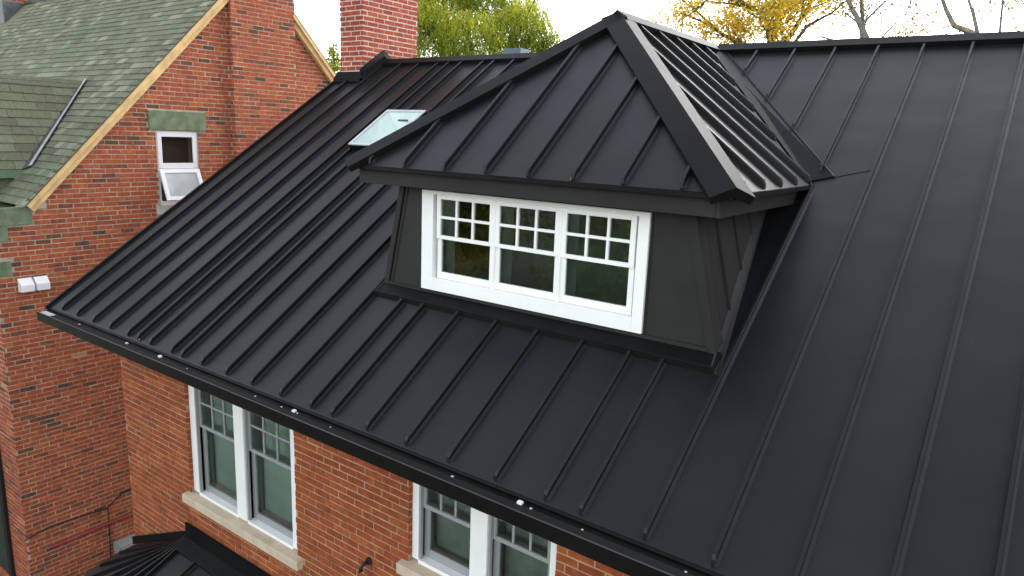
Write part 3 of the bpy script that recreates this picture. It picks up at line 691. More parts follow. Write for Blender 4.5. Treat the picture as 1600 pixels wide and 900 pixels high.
m = MB(); m.fbox(FP, -.08, 3.28, LP - .17, LP + .02, .001, .05); m.build('head_flashing', M['trim'], pr, bevel=.004)
m = MB(); m.box(AP.x - .03, AP.x + 3.28, YW - .04, YW - .018, AP.z + .02, AP.z + .235); m.build('wall_flashing', M['trim'], pr)
m = MB(); a0 = Vector((AP.x + .12, YW - .022, AP.z + .08)); b0 = Vector((.66, YW - .022, AP.z - SLP * (AP.x - .66) + .02))
m.hexa([a0, b0, b0 + Vector((0, 0, .11)), a0 + Vector((0, 0, .11))], [a0 + Vector((0, -.02, 0)), b0 + Vector((0, -.02, 0)), b0 + Vector((0, -.02, .11)), a0 + Vector((0, -.02, .11))]); m.build('wall_flashing', M['trim'], pr)
m = MB(); m.box(AP.x - .7, AP.x + 3.2, YW - 1.1, YW - .1, -3.45, -3.38); m.build('porch_ceiling', M['black'], pr)
for x in (AP.x - .6, AP.x + 3.0):
    m = MB(); m.box(x, x + .12, YW - 1.1, YW - .98, GZ, -3.45); m.build('porch_post', M['white'], pr)
# vent behind the ridge
m = MB(); m.hexa([(2.55, 5.65, 2.9), (2.93, 5.65, 2.9), (2.93, 5.95, 2.7), (2.55, 5.95, 2.7)], [(2.58, 5.68, 3.60), (2.90, 5.68, 3.60), (2.90, 5.92, 3.60), (2.58, 5.92, 3.60)]); m.build('roof_vent', M['vent'], house, bevel=.01)

# wall hook on the house
hk = thing('wall_hook', 'small black iron hook fixed to the orange brick wall between the lower windows', 'hook')
m = MB(); m.tube([(5.19, YW - .008, -1.56), (5.19, YW - .035, -1.56)], [.036, .030], 14); m.build('backplate', M['iron'], hk)
m = MB(); m.tube([(5.19, YW - .03, -1.56), (5.185, YW - .08, -1.565), (5.175, YW - .11, -1.60), (5.165, YW - .10, -1.635), (5.16, YW - .07, -1.635)], [.018, .016, .014, .013, .011], 8); m.build('hook_arm', M['iron'], hk, smooth=True)

# ================================================================== NEIGHBOUR HOUSE
nb = thing('neighbour_house', 'tall old red brick house with green shingle gable roof and bare wooden rake boards', 'house')
NX = -2.0; NY0 = .10
SL = 1.0465; RY, RZ = 4.407, 5.116; E0Y, E0Z = .53, 1.059                   # ridge and eave of the gable roof
def zrake(y): return RZ - abs(y - RY) * SL
NYB = RY * 2 - NY0
BD = .11; BY0, BY1 = 3.87, 5.17                                             # chimney breast on the gable
nw = MB()
nw.box(NX - 9, NX, NY0, NYB, GZ, E0Z - .45)
zb_ = E0Z - .45
def ztri(y): return zb_ + (y - NY0 - .02) * (RZ - .12 - zb_) / (RY - NY0 - .02)
for pg in ([(NY0 + .02, zb_), (2.5, zb_), (2.5, ztri(2.5))], [(3.23, zb_), (NYB - .02, zb_), (RY, RZ - .12), (3.23, ztri(3.23))], [(2.5, zb_), (3.23, zb_), (3.23, .93), (2.5, .93)], [(2.5, 2.15), (3.23, 2.15), (3.23, ztri(3.23)), (2.5, ztri(2.5))]):
    nw.hexa([(NX - .25, y, z) for y, z in pg], [(NX, y, z) for y, z in pg])
nw.box(NX + .001, NX + BD, BY0, BY1, GZ, RZ + .8)
nwall = nw.build('wall', M['mortar'], nb)
FN = frame((NX, 0, 0), (0, 1, 0), (0, 0, 1)); FNB = frame((NX + BD, 0, 0), (0, 1, 0), (0, 0, 1))
FNF = lambda a, b, c=0: Vector((a, NY0 - c, b)); FNF.u = Vector((1, 0, 0)); FNF.v = Vector((0, 0, 1)); FNF.n = Vector((0, -1, 0))
FNR = lambda a, b, c=0: Vector((a, BY0 - c, b)); FNR.u = FNF.u; FNR.v = FNF.v; FNR.n = FNF.n
NWIN = (2.50, 3.23, .97, 2.15)
cuts = [(NWIN[0], NWIN[1], NWIN[2], NWIN[3]), (2.395, 3.37, 2.155, 2.465), (2.43, 3.30, .785, .97), (0, .635, .765, 1.2), (0, .31, .545, .765), (0, .31, .05, .275), (.62, .828, .985, 1.2), (2.50, 3.23, .9, 1.0)]
def spans_n(lo_y, hi_y):
    def f(z0, z1):
        zc = (z0 + z1) / 2; a, b = lo_y, hi_y
        if zc > E0Z - .2:
            h = (RZ - zc) / SL - .02; a, b = max(a, RY - h), min(b, RY + h)
        s = [(a, b)] if b - a > .05 else []
        for c in cuts:
            if c[2] - .01 < zc < c[3] + .01:
                n = []
                for p, q in s:
                    if p < c[0]: n.append((p, min(q, c[0])))
                    if q > c[1]: n.append((max(p, c[1]), q))
                    
                s = [t for t in n if t[1] - t[0] > .02]
        return s
    return f
b1 = lay(FN, GZ, RZ, .0722, .2135, spans_n(NY0, BY0), seed=21); b2 = lay(FN, GZ, RZ, .0722, .2135, spans_n(BY1, NYB), seed=22)
b3 = lay(FNB, GZ, RZ + .8, .0722, .2135, spc(BY0, BY1), seed=23)
b4 = lay(FNF, GZ, E0Z - .5, .0722, .2135, spc(NX - 5, NX), seed=24)
b5 = lay(FNR, GZ, RZ + .5, .0722, .2135, spc(NX, NX + BD), seed=25)
def vis_n(p):
    x, y, d = p
    if y < 485: return x < 75 + (482 - y) * 1.236 - 4
    if y < 565 and x > 60: return y > 500 + (x - 60) * .42
    return x < 189 + (y - 563) * .076
place_bricks([(FN, b1, nwall), (FN, b2, nwall), (FNB, b3, nwall), (FNF, b4, nwall), (FNR, b5, nwall)], M['brick_n'], None, 300, vis_n)
# dressed stones painted green at the corner, plaster wedge under the rake foot
for y0, y1, z0, z1 in ((NY0 - .01, .625, .770, 1.02), (NY0 - .012, .300, .552, .766), (NY0 - .01, .302, .055, .270)):
    m = MB(); m.box(NX - .1, NX + .022, y0, y1, z0, z1); m.build('corner_stone', M['greenstone'], nb, bevel=.006)
m = MB(); m.hexa([(NX - .05, .63, .988), (NX - .05, .822, .988), (NX - .05, .822, 1.26), (NX - .05, .63, 1.08)], [(NX + .016, .63, .988), (NX + .016, .822, .988), (NX + .016, .822, 1.26), (NX + .016, .63, 1.08)]); m.build('plaster_wedge', M['greystone'], nb)
# rake boards
def rake(y0, y1, nm='rake_board'):
    sgn = 1 if y0 < RY else -1
    d = Vector((0, 1, SL * sgn)).normalized(); n = Vector((0, -SL * sgn, 1)).normalized()
    A = Vector((0, y0, zrake(y0))); B = Vector((0, y1, zrake(y1)))
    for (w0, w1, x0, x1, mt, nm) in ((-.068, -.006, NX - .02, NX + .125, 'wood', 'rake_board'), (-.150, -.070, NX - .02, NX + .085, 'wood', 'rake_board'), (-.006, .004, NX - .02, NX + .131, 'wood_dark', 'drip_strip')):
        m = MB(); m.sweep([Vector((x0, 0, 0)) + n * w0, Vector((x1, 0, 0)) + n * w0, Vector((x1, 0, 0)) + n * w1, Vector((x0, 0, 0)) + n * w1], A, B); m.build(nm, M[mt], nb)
rake(E0Y, BY0 - .002); rake(BY1 + .002, RY * 2 - E0Y)
# eave: gutter board and green boards
m = MB(); m.box(NX - 9, NX + .012, E0Y - .16, E0Y - .03, E0Z - .11, E0Z - .045); m.build('gutter', M['black'], nb, bevel=.006)
m = MB(); m.box(NX - 9, NX + .02, E0Y - .12, E0Y + .02, E0Z - .20, E0Z - .112); m.box(NX - 9, NX - .001, NY0 - .02, E0Y - .02, E0Z - .46, E0Z - .202); m.build('eave_board', M['greenwood'], nb)
# roof deck + shingles
nroof = MB(); LR = math.hypot(RY - E0Y, RZ - E0Z)
FS = frame((NX - 12, E0Y, E0Z), (1, 0, 0), (0, 1, SL)); ULEN = 12.12
nroof.fbox(FS, 0, ULEN - .03, 0, LR, -.05, -.008)
FSB = frame((NX + .1, 2 * RY - E0Y, E0Z), (-1, 0, 0), (0, -1, SL)); nroof.fbox(FSB, 0, ULEN - .03, 0, LR, -.05, .006)
nroof_o = nroof.build('roof', M['shingle'], nb)
# small gable dormer on the near slope: ridge and valley read from the picture
QR = Vector((-3.816, 2.272, 2.89)); QE = Vector((-2.998, .965, 1.514))
DYF = -.15
FG = frame((QE.x, 0, QE.z), (0, 1, 0), (QR.x - QE.x, 0, QR.z - QE.z)); LG = math.hypot(QR.x - QE.x, QR.z - QE.z)
xl2 = 2 * QR.x - QE.x
FG2 = frame((xl2, 0, QE.z), (0, -1, 0), (QR.x - xl2, 0, QR.z - QE.z))
def vy(v): return QE.y + (QR.y - QE.y) * v / LG
deck = MB(); deck.slab(FG, [(DYF, -.06), (QE.y - .0, -.06), (QR.y, LG), (DYF, LG)], -.05, -.008); deck.slab(FG2, [(-QE.y, -.06), (-DYF, -.06), (-DYF, LG), (-QR.y, LG)], -.05, .004)
ndeck = deck.build('dormer_roof', M['shingle_d'], nb)
m = MB(); m.box(xl2 + .12, QE.x - .12, DYF + .15, QE.y + .25, .9, QE.z); m.hexa([(xl2 + .12, DYF + .15, QE.z), (QE.x - .12, DYF + .15, QE.z), (QR.x, DYF + .15, QR.z - .12)], [(xl2 + .12, QE.y + .5, QE.z), (QE.x - .12, QE.y + .5, QE.z), (QR.x, QE.y + .5, QR.z - .12)]); m.build('dormer_cheek', M['shingle_d'], nb)
m = MB(); m.box(QE.x - .02, QE.x + .03, DYF, QE.y - .03, QE.z - .15, QE.z - .03); m.build('dormer_eave_board', M['greenwood'], nb)
# valley flashing and ridge shingles
vt = (QR - QE); A, B = QE - vt * .03, QR + vt * .01
n1 = FS.n; m = MB(); dvl = vt.normalized().cross(n1); dvl = dvl if dvl.x > 0 else -dvl
m.hexa([A - dvl * .02 + n1 * .010, A + dvl * .24 + n1 * .034, A + dvl * .24 + n1 * .040, A - dvl * .02 + n1 * .034], [B - dvl * .02 + n1 * .010, B + dvl * .08 + n1 * .034, B + dvl * .08 + n1 * .040, B - dvl * .02 + n1 * .034])
m.build('valley_flashing', M['lead'], nb)
m = MB(); m.hexa([A + dvl * .17 + n1 * .041, A + dvl * .242 + n1 * .041, A + dvl * .242 + n1 * .048, A + dvl * .17 + n1 * .048], [B + dvl * .05 + n1 * .041, B + dvl * .082 + n1 * .041, B + dvl * .082 + n1 * .048, B + dvl * .05 + n1 * .048]); m.build('valley_edge', M['galv'], nb)
cap((QR.x, DYF, QR.z), (QR.x, QR.y + .02, QR.z), FG.v * -1, FG.n, FG2.v * -1, FG2.n, .12, .016, 'ridge_shingles', nb, M['shingle'])
cap((NX - 12, RY, RZ), (NX + .12, RY, RZ), FS.v * -1, FS.n, FSB.v * -1, FSB.n, .13, .03, 'ridge_flashing', nb, M['lead'])

def shingles():
    allp = []
    r = random.Random(31)
    def course_rows(F, par, mat, expo, ln, v_end, span):
        k = 0; v = -.03
        while v < v_end - .02:
            a, b = span(v, min(v + expo, v_end))
            u = a - r.random() * ln
            while u < b:
                l = ln * r.choice((.7, 1, 1, 1.15, 1.4)) if mat == 'shingle' else ln * r.uniform(.92, 1.08)
                x0, x1 = max(a, u), min(b, u + l)
                if x1 - x0 > .03: allp.append((F, par, mat, x0 + .002, x1 - .002, v, min(v + expo + .02, v_end + .01), .010 + r.random() * .008))
                u += l
            v += expo; k += 1
    def span_main(v0, v1):
        # right end at the rake; the valley of the little dormer is cut out by starting at its line where it applies
        return 3.0, ULEN
    course_rows(FS, nroof_o, 'shingle', .137, .20, LR, span_main)
    course_rows(FG, ndeck, 'shingle_d', .150, .30, LG, lambda v0, v1: (DYF, vy((v0 + v1) / 2) - .015))
    def hidden(F, u, v):                       # main-slope shingles lying under the dormer
        if F is not FS: return False
        p = F(u, v); 
        if p.z < QE.z or p.y > QR.y: return False
        half = (QE.x - QR.x) * (1 - (p.z - QE.z) / (QR.z - QE.z))
        return abs(p.x - QR.x) < half - .02
    allp = [q for q in allp if not hidden(q[0], (q[3] + q[4]) / 2, (q[5] + q[6]) / 2)]
    sc = []
    for q in allp:
        F = q[0]; c = pix(F((q[3] + q[4]) / 2, (q[5] + q[6]) / 2, .01)); a = 0
        if seen(c) and vis_n(c):
            c0 = pix(F(q[3], q[5], .01)); c1 = pix(F(q[4], q[5], .01)); c2 = pix(F(q[3], q[6], .01))
            a = abs((c1[0] - c0[0]) * (c2[1] - c0[1]) - (c1[1] - c0[1]) * (c2[0] - c0[0]))
        sc.append((a, q))
    sc.sort(key=lambda t: -t[0])
    unit = {}
    for mt in ('shingle', 'shingle_d'):
        u = MB(); u.hexa([(-.5, -.5, 0), (.5, -.5, 0), (.5, .5, -.8), (-.5, .5, -.8)], [(-.5, -.5, 1), (.5, -.5, 1), (.5, .5, -.2), (-.5, .5, -.2)]); unit[mt] = u.mesh('shingle', M[mt])
    cnt = {'shingle': 0, 'shingle_d': 0}; rest = {}
    lim = 300; used = 0
    for a, q in sc:
        F, par, mt, x0, x1, v0, v1, h = q
        if used < lim and a > 0:
            used += 1
            o = bpy.data.objects.new('shingle', unit[mt]); COL.objects.link(o); o.parent = par
            rot = Matrix((F.u, F.v, F.n)).transposed().to_4x4()
            o.matrix_world = Matrix.Translation(F((x0 + x1) / 2, (v0 + v1) / 2, 0)) @ rot @ Matrix.Rotation(random.uniform(-.012, .012), 4, 'Z') @ Matrix.Diagonal((x1 - x0, v1 - v0, h, 1))
        else: rest.setdefault(par, []).append(q)
    for par, lst in rest.items():
        mb = MB()
        for F, _, mt, x0, x1, v0, v1, h in lst:
            mb.hexa([F(x0, v0, 0), F(x1, v0, 0), F(x1, v1, -.006), F(x0, v1, -.006)], [F(x0, v0, h), F(x1, v0, h), F(x1, v1, -.001), F(x0, v1, -.001)]); mb.t += [random.random()] * 8
        o = mb.build('shingle_courses', M[lst[0][2]], par, fix=False); o['kind'] = 'stuff'
shingles()

# gable window: fixed upper light, awning sash tilted out below
w = part('window', nb); y0, y1 = NWIN[0], NWIN[1]; xo = NX - .03
m = MB(); m.box(NX - .1, NX + .026, 2.395, 3.37, 2.157, 2.463); m.build('lintel', M['greenstone'], w, bevel=.006)
m = MB(); m.box(NX - .1, NX + .05, 2.435, 3.30, .790, .925); m.build('sill', M['greystone'], w, bevel=.006)
m = MB()
m.box(xo - .06, xo, y0 + .004, y0 + .055, .93, 2.15); m.box(xo - .06, xo, y1 - .055, y1 - .004, .93, 2.15); m.box(xo - .06, xo, y0 + .055, y1 - .055, 2.09, 2.15); m.box(xo - .06, xo, y0 + .055, y1 - .055, 1.51, 1.55); m.box(xo - .06, xo + .01, y0 + .055, y1 - .055, .93, 1.0)
m.build('frame', M['offwhite'], w)
m = MB()
m.box(xo - .02, xo + .018, y0 + .03, y0 + .10, 1.545, 2.125); m.box(xo - .02, xo + .018, y1 - .10, y1 - .03, 1.545, 2.125); m.box(xo - .02, xo + .018, y0 + .10, y1 - .10, 2.05, 2.125); m.box(xo - .02, xo + .018, y0 + .10, y1 - .10, 1.535, 1.625)
m.build('upper_sash', M['offwhite'], w, bevel=.004)
m = MB(); m.poly([(xo, y0 + .10, 1.625), (xo, y1 - .10, 1.625), (xo, y1 - .10, 2.05), (xo, y0 + .10, 2.05)]); m.build('pane', M['glass'], w, fix=False)
FT = frame((xo + .015, 0, 1.515), (0, 1, 0), (-math.sin(R(22)), 0, math.cos(R(22))))
m = MB(); t = .065; h = .53
m.fbox(FT, y0 + .02, y0 + .02 + t, -h, 0, 0, .035); m.fbox(FT, y1 - .02 - t, y1 - .02, -h, 0, 0, .035); m.fbox(FT, y0 + .02 + t, y1 - .02 - t, -t, 0, 0, .035); m.fbox(FT, y0 + .02 + t, y1 - .02 - t, -h, -h + t, 0, .035)
m.build('awning_sash', M['offwhite'], w, bevel=.004)
m = MB(); m.poly([FT(y0 + .02 + t, -h + t, .018), FT(y1 - .02 - t, -h + t, .018), FT(y1 - .02 - t, -t, .018), FT(y0 + .02 + t, -t, .018)]); m.build('pane', plain('frosted_sky_reflection', (.42, .45, .46), .12, .9, noise=.12, scale=5), w, fix=False)  # opaque grey stands in for cloudy sky mirrored in the frosted pane
m = MB(); m.box(NX - .35, NX - .34, y0, y1, .95, 2.15); m.box(NX - .335, NX - .32, y0 + .24, y0 + .34, 1.5, 2.15); m.build('dark_room', M['interior'], w)
m = MB(); m.box(NX - .34, NX - .06, y0 - .02, y0 - .001, .93, 2.15); m.build('reveal', M['plaster'], w)

# chimney at the far end of the neighbour's ridge
nc = part('chimney', nb); ncx0, ncx1, ncy0, ncy1 = -13.6, -11.55, 3.9, 4.9
m = MB(); m.box(ncx0, ncx1, ncy0, ncy1, 3.5, 7.5); m.build('chimney_core', M['mortar'], nc)
FQ1 = lambda a, b, c=0: Vector((a, ncy0 - c, b)); FQ1.u = Vector((1, 0, 0)); FQ1.v = Vector((0, 0, 1)); FQ1.n = Vector((0, -1, 0))
FQ2 = frame((ncx1, 0, 0), (0, 1, 0), (0, 0, 1))
mb = MB(); r5 = random.Random(8)
for F, a, b in ((FQ1, ncx0, ncx1), (FQ2, ncy0, ncy1)):
    for q in lay(F, 4, 7.5, .0722, .2135, spc(a, b), seed=9):
        n0 = len(mb.v); mb.fbox(F, q[0], q[1], q[2], q[3], -.01, q[4]); mb.t += [r5.random()] * (len(mb.v) - n0)
o = mb.build('brick_courses', M['brick_n'], nc, fix=False); o['kind'] = 'stuff'
m = MB(); m.box(ncx0 - .05, ncx1 + .05, ncy0 - .06, ncy1 + .06, 4.5, 5.06); m.build('lead_flashing', M['lead'], nc, bevel=.02)

# window with a black frame on the neighbour's street front, at the very edge of the picture
w = part('window', nb)
m = MB(); m.box(-2.78, -2.64, NY0 - .05, NY0 + .02, -5.0, -2.62); m.box(-4.0, -2.78, NY0 - .05, NY0 + .02, -2.76, -2.62); m.box(-4.0, -3.9, NY0 - .05, NY0 + .02, -5.0, -2.76); m.build('frame', M['black'], w, bevel=.004)
m = MB(); m.poly([(-3.9, NY0 - .022, -5), (-2.78, NY0 - .022, -5), (-2.78, NY0 - .022, -2.76), (-3.9, NY0 - .022, -2.76)]); m.build('pane', M['glass'], w, fix=False)
m = MB(); m.box(-3.9, -2.78, NY0 - .016, NY0 - .012, -5, -2.76); m.build('curtain', M['greybox'], w)

# things on the neighbour's wall
fl_ = thing('security_light', 'white twin box lamp fixed to the old red brick wall', 'wall lamp')
for a, b in ((.352, .535), (.552, .735)):
    m = MB(); x = NX + .012
    m.hexa([(x, a, -.19), (x, b, -.19), (x, b, .005), (x, a, .005)], [(x + .11, a + .01, -.185), (x + .11, b - .005, -.185), (x + .11, b - .005, -.085), (x + .11, a + .01, -.085)]); m.build('lamp_box', M['offwhite'], fl_, bevel=.006)
m = MB(); m.box(NX + .002, NX + .05, .535, .552, -.18, 0); m.build('bracket', M['greybox'], fl_)
m = MB(); m.tube([(NX + .035, .415, -4.288), (NX + .035, 2.3, -4.25)], [.026, .026], 10); tag(m.build('red_pipe', M['redpipe'], smooth=True), 'red painted pipe running along the old brick wall low down', 'pipe')
cb = MB(); xx = NX + .022
cb.tube([(xx, NY0 - .03, -4.02), (xx, .43, -3.95), (xx, .9, -3.97), (xx + .01, 1.26, -4.0), (xx + .015, 1.36, -3.92), (xx, 1.52, -3.83), (xx, 1.74, -3.80), (xx, 2.3, -3.80)], [.011] * 8, 6)
cb.tube([(xx + .012, 1.27, -4.0), (xx, 1.275, -4.3), (xx + .03, 1.25, -4.6), (xx, 1.25, -5.2), (xx, 1.25, -5.58)], [.010] * 5, 6)
tag(cb.build('cable', M['cable'], smooth=True), 'black cable sagging across the old brick wall above the red pipe', 'cable')
bx = thing('meter_box', 'grey metal box on the old brick wall beside the porch roof', 'box')
m = MB(); m.box(NX + .015, NX + .26, 1.31, 1.75, -5.3, -4.64); m.build('cabinet', M['greybox'], bx, bevel=.01)
m = MB(); m.box(NX + .261, NX + .272, 1.34, 1.72, -5.25, -4.68); m.build('door', M['greybox'], bx, bevel=.004)
# potted plant in a wire basket, bottom left
pp = thing('plant_basket', 'wire basket with orange flowers at the foot of the old brick wall', 'plant')
bxc = Vector((-2.32, -.34, -4.93)); m = MB()
for zz, rr in ((0, .22), (-.14, .20), (-.28, .17)):
    m.tube([bxc + Vector((math.cos(t * math.pi / 8) * rr, math.sin(t * math.pi / 8) * rr, zz)) for t in range(17)], [.008] * 17, 5)
for k_ in range(12):
    t = k_ * math.pi / 6; m.tube([bxc + Vector((math.cos(t) * .22, math.sin(t) * .22, 0)), bxc + Vector((math.cos(t) * .17, math.sin(t) * .17, -.28)), (bxc.x + math.cos(t) * .1, bxc.y + math.sin(t) * .1, -5.58)], [.007, .006, .006], 5)
m.build('wire_basket', M['greybox'], pp)
mb = MB(); mb2 = MB()
for k_ in range(260):
    c = bxc + Vector((random.gauss(0, .08), random.gauss(0, .08), random.uniform(-.24, .08))); a = Vector((random.gauss(0, 1), random.gauss(0, 1), random.gauss(0, 1))).normalized() * .035; b = a.orthogonal().normalized() * .02
    t_ = mb if k_ % 4 else mb2
    t_.poly([c - a, c + b, c + a, c - b]); t_.t += [random.random()] * 4
LG1 = leaf_mat('dark_green_leaf', [(0, (.03, .06, .02)), (1, (.07, .12, .03))]); LG2 = leaf_mat('orange_petal', [(0, (.45, .14, .02)), (1, (.55, .25, .04))])
mb.build('foliage', LG1, pp, fix=False); mb2.build('flowers', LG2, pp, fix=False)

# fallen leaves on the dormer eave
LL = plain('dry_leaf', (.42, .20, .05), .8, .2)
def leaf_on(F, u, v, s, label):
    m = MB(); m.hexa([F(u, v, .004), F(u + s * .5, v + s * .35, .012), F(u + s, v, .006), F(u + s * .5, v - s * .3, .01)], [F(u, v, .007), F(u + s * .5, v + s * .35, .015), F(u + s, v, .009), F(u + s * .5, v - s * .3, .013)])
    tag(m.build('fallen_leaf', LL), label, 'leaf', 'dry leaves on the metal roof')
leaf_on(FA, 6.83, .02, .035, 'dry orange leaf lying on the dormer eave above the window'); leaf_on(MR, 2.165, .03, .03, 'dry leaf caught at the end of a roof seam by the gutter')

# ================================================================== TREES
def leaf_mesh(name, pts, dirs, length, width, tone, mat, parent):
    """pts (n,3), dirs (n,3) long axis; diamond leaves"""
    n = len(pts); a = dirs / np.linalg.norm(dirs, axis=1)[:, None]
    r = rng.normal(size=(n, 3)); b = np.cross(a, r); b /= np.linalg.norm(b, axis=1)[:, None]
    L = (length * rng.uniform(.6, 1.3, n))[:, None]; W = (width * rng.uniform(.7, 1.2, n))[:, None]
    v = np.empty((n, 4, 3)); v[:, 0] = pts - a * L / 2; v[:, 1] = pts + b * W / 2; v[:, 2] = pts + a * L / 2; v[:, 3] = pts - b * W / 2
    me = bpy.data.meshes.new(name); me.vertices.add(4 * n); me.vertices.foreach_set('co', v.reshape(-1).astype(np.float32))
    me.loops.add(4 * n); me.loops.foreach_set('vertex_index', np.arange(4 * n, dtype=np.int32))
    me.polygons.add(n); me.polygons.foreach_set('loop_start', np.arange(0, 4 * n, 4, dtype=np.int32))
    at = me.attributes.new('tone', 'FLOAT', 'POINT'); at.data.foreach_set('value', np.repeat(tone, 4).astype(np.float32))
    me.materials.append(mat); me.update(); me.validate()
    o = bpy.data.objects.new(name, me); COL.objects.link(o); o.parent = parent; return o
def wiggle(a, b, n, amp, rnd):
    a, b = Vector(a), Vector(b); out = [a]
    for i in range(1, n):
        t = i / n; out.append(a.lerp(b, t) + Vector((rnd.gauss(0, amp), rnd.gauss(0, amp), rnd.gauss(0, amp * .6))))
    return out + [b]
def grow(m, p, d, length, rad, depth, rnd, tips, spread=.6, up=.15, k=6):
    """recursive limbs; collects twig segments in tips"""
    q = p; n = 4; pts = [p]; dd = d.normalized()
    for i in range(n):
        dd = (dd + Vector((rnd.gauss(0, .13), rnd.gauss(0, .13), rnd.gauss(0, .1) + up * .3))).normalized(); q = q + dd * length / n; pts.append(q)
    m.tube(pts, [rad * (1 - .5 * i / n) for i in range(n + 1)], k)
    if depth <= 1: tips.append((pts, dd))
    if depth == 0: return
    for i in range(rnd.choice((2, 3, 3))):
        t = rnd.choice((2, 3, 4, 4)); nd = (dd + Vector((rnd.gauss(0, spread), rnd.gauss(0, spread), rnd.gauss(up, spread * .6)))).normalized()
        grow(m, pts[t], nd, length * rnd.uniform(.55, .8), rad * .5 * rnd.uniform(.8, 1.1), depth - 1, rnd, tips, spread, up, max(4, k - 1))
def ray_pt(px, py, dist):
    q = Vector(((px - 800) / F_PX, -(py - 450) / F_PX, -1)); q = CAM_M.transposed() @ q; return CAM_V + q * (dist / math.hypot(q.x, q.y))

# --- weeping green tree left of centre
rt = random.Random(41)
tr = thing('weeping_tree', 'tall green and yellow weeping tree beyond the roof ridge beside the chimney', 'tree')
C0 = ray_pt(742, 60, 27); base = Vector((C0.x, C0.y, GZ)); m = MB(); tips = []
fork = Vector((base.x + .2, base.y, 2.6))
m.tube(wiggle(base, fork, 4, .08, rt), [.34, .30, .27, .25, .22], 9)
lobes = []
for (px, py, d, r) in ((670, 40, 26, 1.25), (700, 18, 27.5, 1.2), (735, 60, 25.5, 1.3), (760, 14, 28, 1.2), (800, 48, 26.5, 1.15), (808, 8, 28, 1.0), (846, 52, 27, .75), (690, 78, 28, 1.4), (640, 20, 27, 1.2), (610, 60, 28, 1.2), (770, 88, 27, 1.5), (840, 92, 27.5, 1.0), (745, -22, 28, 1.2), (690, -25, 27, 1.2), (820, 30, 26.5, 1.0), (625, 0, 27.5, 1.0), (865, 66, 27, .55), (745, 140, 27, 1.9), (660, 150, 27, 1.6)):
    c = ray_pt(px, py, d); lobes.append((c, r))
    mid = fork.lerp(c, .5) + Vector((rt.gauss(0, .25), rt.gauss(0, .25), .3))
    m.tube([fork, fork.lerp(mid, .5) + Vector((0, 0, .1)), mid, mid.lerp(c, .6) + Vector((rt.gauss(0, .15), rt.gauss(0, .15), .1)), c], [.13, .10, .075, .05, .022], 6)
    for k_ in range(5):
        e = c + Vector((rt.gauss(0, .5), rt.gauss(0, .5), rt.gauss(.1, .4))) * r; m.tube([mid.lerp(c, .7), (mid.lerp(c, .7) + e) / 2 + Vector((0, 0, .12)), e], [.03, .02, .008], 4)
m.build('trunk', M['bark'], tr)
pts = []; dirs = []; tone = []
for c, r in lobes:
    for s in range(int(620 * r * r)):
        v = rng.normal(size=3); v /= np.linalg.norm(v); v *= rng.uniform(.35, 1) ** .5 * r * np.array([1, 1, .75])
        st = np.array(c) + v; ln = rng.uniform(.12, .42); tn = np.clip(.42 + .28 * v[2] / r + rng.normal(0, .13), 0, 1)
        k_ = int(ln / .042); sw = rng.normal(0, .12, 2)
        for i in range(k_):
            t = i / k_; pts.append(st + np.array([sw[0] * t + rng.normal(0, .03), sw[1] * t + rng.normal(0, .03), -ln * t])); dirs.append([rng.normal(0, .8), rng.normal(0, .8), -.8]); tone.append(np.clip(tn + rng.normal(0, .08), 0, 1))
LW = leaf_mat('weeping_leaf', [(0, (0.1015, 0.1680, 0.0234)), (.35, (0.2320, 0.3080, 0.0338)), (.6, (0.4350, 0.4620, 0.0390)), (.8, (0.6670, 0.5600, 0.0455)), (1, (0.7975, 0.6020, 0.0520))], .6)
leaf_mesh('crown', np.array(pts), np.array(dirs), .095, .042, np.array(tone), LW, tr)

# --- yellow autumn tree right of the dormer peak
rt = random.Random(52)
def autumn(name, label, limbs, base_px, dist, fork_z, mat_b, stops, leaf_n, spread, leafdrop, trunk_r=.3, seed=52, ll=.09, lw=.05, clump=.22, K=1.7):
    rt = random.Random(seed); t = thing(name, label, 'tree')
    b = ray_pt(base_px[0], base_px[1], dist * K); b.z = GZ; m = MB(); tips = []
    trunk_r *= K; clump *= K; ll *= K; lw *= K; fork_z = CAM_V.z + (fork_z - CAM_V.z) * K; fork = Vector((b.x, b.y, fork_z)); m.tube(wiggle(b, fork, 4, .06, rt), [trunk_r, trunk_r * .88, trunk_r * .8, trunk_r * .72, trunk_r * .66], 9)
    for path, r0, leafy in limbs:
        P_ = [fork] + [ray_pt(q[0], q[1], q[2] * K) for q in path]; r0 *= K
        m.tube(P_, [r0 * (1 - .75 * i / (len(P_) - 1)) for i in range(len(P_))], 7)
        if not leafy: 
            continue
        for i in range(1, len(P_)):
            for k_ in range(leafy):
                s = P_[i - 1].lerp(P_[i], rt.random()) if i > 1 else P_[i]
                d = (P_[i] - P_[i - 1]).normalized() + Vector((rt.gauss(0, .7), rt.gauss(0, .7), rt.gauss(.1, .45)))
                grow(m, s, d, K * rt.uniform(.5, 1.0), r0 * .28, 2, rt, tips, spread, .05, 5)
    m.build('trunk', mat_b, t)
    pts = []; dirs = []; tone = []
    for pl_, dd in tips:
        base_t = rt.random()
        for k_ in range(leaf_n):
            i = rt.randrange(len(pl_) - 1); c = pl_[i].lerp(pl_[i + 1], rt.random()) + Vector((rt.gauss(0, clump), rt.gauss(0, clump), rt.gauss(-.05, clump * .7)))
            pts.append(c); dirs.append((rt.gauss(0, 1), rt.gauss(0, 1), rt.gauss(-.5, .8))); tone.append(min(1, max(0, base_t * .7 + rt.gauss(.15, .15))))
    leaf_mesh('crown', np.array(pts), np.array(dirs), ll, lw, np.array(tone), leaf_mat(name + '_leaf', stops, .4), t)
    return t
